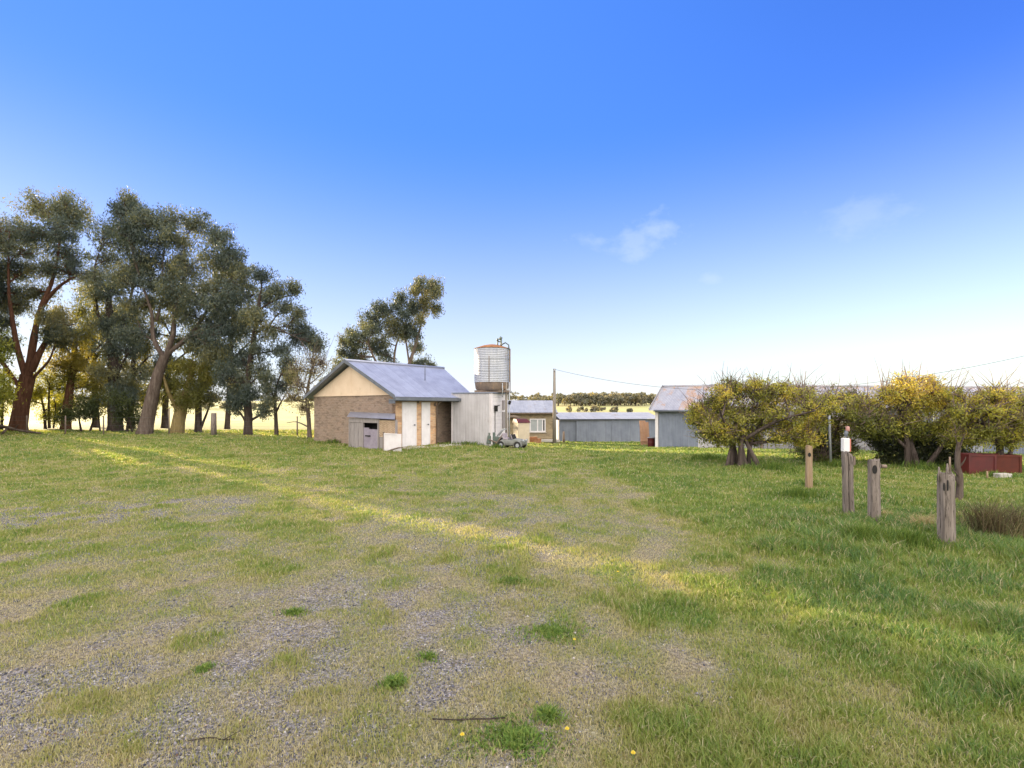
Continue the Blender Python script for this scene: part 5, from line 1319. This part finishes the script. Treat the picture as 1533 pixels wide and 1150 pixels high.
def post_bits():
    root, g, k, w, h = P4
    b = MB()
    for x, y0, y1, r in ((1407, 714, 699, 3), (1418, 714, 694, 3), (1424, 712, 703, 4)):
        p, q = at(x, y0 + 6, g.y), at(x + random.uniform(-2, 1), y1, g.y); b.tube([p, p.lerp(q, .5), q], [r * k, r * k * .7, r * k * .25], 7, rough=.2)
    b.build('splinter', M['wood_post'], root)
    b = MB(); p, q = at(1422, 706, g.y - .05), at(1422, 684, g.y - .05); b.tube([p, q], [.012, .010], 6); b.build('spike', M['rust_band'], root)
    root, g, k, w, h = P3
    b = MB(); q = at(1320, 698, g.y); b.tube([q + Vector((-.03, -.02, 0)), q + Vector((.05, -.03, 0))], .03, 10); b.build('bolt', M['rust_band'], root)
    root, g, k, w, h = P2
    b = MB(); q = at(1277, 690, g.y - .02); b.box(q + Vector((0, -.02, -.07)), Vector((.03, 0, 0)), Vector((0, .06, 0)), up * .14); b.build('hinge', M['rust_band'], root)
    # thin sapling trunk behind the broad post
    d = 10.2; p = onground((1436 - CX) / F * d, d)
    r = empty('dead_sapling', p, 'thin dead reddish sapling standing just behind the broad weathered post', 'sapling')
    b = MB(); pts = [p - up * .1, at(1437, 720, d), at(1433, 690, d), at(1436, 662, d)]; b.tube(smooth_path(pts), list(np.linspace(.07, .035, 10)), 8, rough=.12); b.build('trunk', M['bark_grey'], r)
    b = MB()
    for a, c in (((1437, 715), (1424, 700)), ((1435, 700), (1446, 684)), ((1434, 690), (1440, 665)), ((1436, 730), (1428, 708)), ((1436, 672), (1430, 652)), ((1436, 670), (1444, 650))):
        b.tube(bez(at(*a, d), at(*c, d - .1), 5, .15), [.02, .018, .014, .01, .006], 6)
    b.build('twig', M['bark_grey'], r)
    # white marker with a red cap above the split post
    d = 10.0; p = onground((1266 - CX) / F * d, d)
    r = empty('marker_post', p, 'slim marker with a white band and pinkish red cap rising behind the split post', 'post')
    kk = d / F
    b = MB(); b.tube([p - up * .1, at(1266, 676, d)], .05, 10); b.build('shaft', M['pole_wood'], r)
    a = at(1260, 676, d); 
    b = MB(); b.box(a + Vector((0, -.07, 0)), Vector((9 * kk, 0, 0)), Vector((0, .10, 0)), up * 20 * kk); b.build('white_band', M['white_paint'], r, .01)
    b = MB(); b.box(a + Vector((8.8 * kk, -.045, 0)), Vector((3 * kk, 0, 0)), Vector((0, .09, 0)), up * 19 * kk); b.build('red_edge', plain('pink_red', (.52, .19, .14), (.42, .14, .1), 5), r)
    b = MB(); q = at(1266, 654, d); b.tube([q, at(1267, 645, d)], .03, 8); b.build('neck', M['fascia'], r)
    b = MB(); q = at(1269, 646, d); b.lathe(q, [(0, 0), (.03, .0), (.036, .02), (.034, .085), (.022, .10), (.0, .105)], 18); b.build('cap', plain('pale_red_cap', (.38, .2, .17), (.26, .13, .11), 5), r)
    # steel pole under the grey lemon tree
    d = 16.2; p = onground((1244 - CX) / F * d, d)
    b = MB(); b.tube([p - up * .1, at(1241.5, 622, d)], .035, 10); o = b.build('steel_pole', M['steel']); tag(o, 'thin grey steel pole standing under the greyer twiggy lemon tree', 'pole')
post_bits()

# ------------------------------------------------------------------ paddock fence on the left
def paddock_fence():
    xs = [(-8, 654), (40, 652), (98, 652), (155, 657), (253, 656), (320, 657), (445, 660)]
    g0 = ground(320, 657)
    root = empty('wire_fence', g0, 'wire paddock fence with one thick grey post and thin stakes under the gum trees', 'fence')
    tops = []
    for i, (px, py) in enumerate(xs):
        d = 35.5 - i * .55; p = onground((px - CX) / F * d, d); k = d / F
        thick = px == 320
        h = 1.45 if thick else (1.25 if px != 253 else 1.75)
        b = MB(); b.tube([p - up * .2, p + up * h * .5, p + up * h], [.17, .165, .16] if thick else [.05, .045, .04], 10, rough=.06); b.build('post', M['wood_post'] if thick else M['wood_dark'], root)
        tops.append(p)
    for z in (.3, .6, .9, 1.15):
        b = MB(); b.tube([p + up * z + Vector((0, -.06, 0)) for p in tops], .0028, 4); b.build('wire', M['fascia'], root)
    p = onground(-22.5, 27.0)
    # dead limb on the ground at the far left
    d = 34; p = onground((8 - CX) / F * d, d)
    r = empty('fallen_branch', p, 'grey fallen branch lying in the grass at the foot of the huge red-barked gum', 'branch')
    b = MB(); b.tube(smooth_path([p + Vector((-1.4, .3, .55)), p + Vector((.0, 0, .50)), p + Vector((1.0, -.1, .28)), p + Vector((2.3, .1, .08))]), list(np.linspace(.13, .05, 10)), 8, rough=.12); b.build('limb', M['bark_grey'], r)
    b = MB(); b.tube([p + Vector((.2, 0, .45)), p + Vector((.1, -.3, .1)), p + Vector((-.05, -.5, -.15))], [.08, .07, .06], 7, rough=.1); b.tube(bez(p + Vector((.6, 0, .35)), p + Vector((1.3, -.4, .7)), 5), [.05, .04, .03, .02, .015], 6); b.build('side_limb', M['bark_grey'], r)
paddock_fence()

# ------------------------------------------------------------------ reeds, dry tufts, weeds, small things in the grass
def clump(name, label, cat, px, py, n, hgt, spread, stops, lean=.45, wid=.008, group=None, kind=None):
    g = ground(px, py)
    a = rng.uniform(0, 6.283, n); ph = rng.uniform(0, 6.283, 3)
    r = spread * np.minimum(np.abs(rng.normal(0, .55, n)), 1.0) * (1 + .35 * np.sin(2 * a + ph[0]) + .25 * np.sin(3 * a + ph[1]) + .18 * np.sin(5 * a + ph[2]))
    x, y = g.x + np.cos(a) * r, g.y + np.sin(a) * r * .8
    h = hgt * rng.uniform(.45, 1.1, n) * np.clip(1 - .35 * (r / spread) ** 2, .3, 1); w = np.maximum(wid * rng.uniform(.6, 1.2, n), .0011 * g.y)
    v, q, t, ti = blades(x, y, h, w, rng.random(n), lean)
    m = leaf_mat(name + '_blades', stops, .25, .7, .2)
    root = np_mesh(name, v - np.array([g.x, g.y, g.z]), q, m, tris=t, attrs={'tint': ti}); root.location = g
    tag(root, label, cat, group, kind); return root
BR = [(0, (.05, .035, .025)), (.35, (.11, .08, .05)), (.6, (.07, .085, .03)), (.85, (.17, .13, .08)), (1, (.28, .22, .14))]
clump('reed_clump', 'tall brown reedy clump beside the broad weathered post', 'reeds', 1478, 808, 800, .66, .45, BR, .75, .008)
clump('reed_clump', 'smaller brown reedy clump at the right edge behind the tall one', 'reeds', 1522, 800, 420, .55, .4, BR, .8, .008)
ST = [(0, (.34, .26, .16)), (.5, (.42, .33, .2)), (1, (.28, .24, .1))]
clump('dry_tuft', 'straw-coloured dry tuft left of the broad weathered post', 'grass tuft', 1384, 797, 420, .34, .3, ST, .9, .006)
clump('dry_tuft', 'small straw-coloured tuft at the foot of the post with the oval hole', 'grass tuft', 1330, 778, 200, .2, .25, ST, .9, .006)
GR = [(0, (.05, .095, .02)), (.5, (.09, .15, .025)), (1, (.16, .2, .04))]
for i, (px, py, n, h, s, lab) in enumerate(((1195, 745, 700, .26, .7, 'lush green tussock left of the split post'), (1300, 815, 900, .3, .55, 'lush blue-green tussock in front of the post with the oval hole'), (1365, 822, 800, .3, .5, 'lush green tussock in front of the straw-coloured tuft'),
        (1060, 690, 500, .3, 1.1, 'green tussock at the foot of the flared lemon tree on its left'), (1160, 705, 600, .3, 1.2, 'green tussock to the right of the flared lemon tree stems'))):
    clump('long_grass', lab, 'grass', px, py, n, h, s, GR, .6, .009, None, 'stuff')
for px, py, n, h, s in ((1211, 727, 160, .2, .22), (1271, 769, 220, .2, .2), (1309, 777, 220, .18, .2), (1417, 809, 260, .2, .22), (500, 664, 260, .28, 1.3), (545, 669, 200, .26, .9), (700, 667, 300, .26, 1.2), (745, 671, 160, .25, .6), (1015, 670, 240, .25, 1.2), (1380, 703, 400, .3, 1.6), (1250, 699, 240, .28, 1.0), (1490, 714, 260, .2, .7)):
    clump('long_grass', 'longer green grass left unmown along walls and round posts', 'grass', px, py, n, h, s, GR, .7, .008, None, 'stuff')
for i, (px, py, n, h, s, lab) in enumerate(((770, 1108, 1500, .05, .30, 'broad green weed mat nearest the camera beside the dark twig'), (822, 1075, 320, .075, .11, 'round green weed tuft right of the dark twig'), (828, 948, 1100, .055, .36, 'green weed mat in the middle of the yard'),
        (590, 1025, 300, .07, .13, 'dark green weed tuft left of the middle of the yard'), (440, 918, 260, .06, .14, 'bright green weed tuft left of centre'), (770, 872, 400, .07, .25, 'green weed tuft farther up the yard'), (305, 1003, 200, .05, .1, 'small bright green weed tuft at lower left'), (640, 985, 200, .05, .12, 'faint green weed tuft left of the dark green one'))):
    clump('weed_patch', lab, 'weed', px, py, n, h, s, [(0, (.07, .13, .024)), (.5, (.12, .195, .036)), (1, (.21, .25, .06))], 1.3, .011, 'weeds in the gravel')
def flowers():
    m = plain('dandelion_yellow', (.72, .56, .06), (.68, .5, .05), 9); st = plain('dandelion_stem', (.1, .16, .04), (.08, .13, .03), 5)
    for px, py, lab in ((692, 1112, 'yellow dandelion on the left edge of the broad weed mat'), (849, 1103, 'yellow dandelion right of the broad weed mat'), (860, 966, 'yellow dandelion in the weed mat in the middle of the yard'), (925, 862, 'yellow dandelion farther up the yard'), (948, 1140, 'yellow dandelion at the bottom edge of the yard')):
        g = ground(px, py); r = empty('dandelion', g, lab, 'flower', 'dandelions'); h = .045
        b = MB(); b.tube([g, g + up * h], .0025, 5); b.build('stem', st, r)
        b = MB(); c = g + up * h
        for ring, (r_, z_) in enumerate(((.014, .0), (.010, .005), (.005, .008))):
            for i in range(12):
                a = i / 12 * 6.283 + ring * .3; d = Vector((math.cos(a), math.sin(a), 0)); t = Vector((-d.y, d.x, 0))
                b.face([c + up * z_, c + d * r_ * .7 + t * .003 + up * (z_ + .003), c + d * r_ + up * (z_ + .001), c + d * r_ * .7 - t * .003 + up * (z_ + .003)])
        b.build('flower_head', m, r)
    for pts, rad, lab in ((((648, 1079), (680, 1081), (706, 1083), (730, 1080), (756, 1079)), .0045, 'thin dark twig lying across the gravel near the broad weed mat'), (((280, 1114), (310, 1111), (335, 1113), (352, 1109)), .004, 'short dark twig lying on the gravel at lower left'), (((1030, 1060), (1045, 1059), (1060, 1062)), .005, 'small twig in the grass at lower right')):
        b = MB(); P = [ground(*q) + up * .012 for q in pts]; P = [p + Vector((0, random.uniform(-.015, .015), random.uniform(0, .008))) for p in P]
        b.tube(smooth_path(P), rad, 6, rough=.25); a = P[len(P) // 2]; b.tube([a, a + Vector((.06, .07, .01))], [rad * .7, rad * .3], 5)
        o = b.build('twig', M['bark_dark']); tag(o, lab, 'twig')
flowers()

# ------------------------------------------------------------------ far woods on the rise
def woods():
    rs = np.random.default_rng(5)
    cents, spr, tin = [], [], []; tb = MB()
    def add(x, y, h, w, dense=1.0):
        z = hz(x, y); tb.tube([Vector((x, y, z - .5)), Vector((x + rs.normal(0, .3), y, z + h * .6))], [.3, .16], 5, cap=False)
        for _ in range(int(9 * dense)):
            t = rs.random(); cents.append((x + rs.normal(0, .3) * w, y + rs.normal(0, .3) * w, z + h * (.32 + .62 * t))); s = w * .22 * rs.uniform(.7, 1.3); spr.append((s, s, s * .8)); tin.append(rs.uniform(.1, .9))
    for i in range(420):
        y = rs.uniform(430, 520); px = rs.uniform(-260, 1500)
        gap = vnoise(np.array([px]), np.array([0.0]), 70, 8)[0]
        h = rs.uniform(6, 12) * (.4 + .8 * gap); add((px - CX) / F * y, y, h, h * .75)
    for i in range(150):
        y = rs.uniform(330, 400); px = rs.normal(905, 45); h = rs.uniform(5, 9); add((px - CX) / F * y, y, h, h * .8)
    for i in range(90):
        y = rs.uniform(225, 245); px = rs.uniform(-300, 1000); h = rs.uniform(1.2, 3.0); add((px - CX) / F * y, y, h, h * 1.4, .6)
    m = leaf_mat('hazed_far_leaves', [(0, (.11, .115, .10)), (.5, (.17, .165, .135)), (1, (.26, .22, .14))], .3, .7, .2)  # pale greyed leaf colour stands for haze; no air is modelled
    v, t = leaf_cloud(np.array(cents), np.array(spr), 26, 1.5, .1, np.array(tin), 1.7)
    root = np_mesh('distant_woods', v, np.arange(len(v)).reshape(-1, 4), m, attrs={'tint': t})
    tag(root, 'haze-tinted brown-green line of woods along the far rise', 'woods', kind='stuff')
    tb.build('trunk', M['bark_grey'], root)
woods()
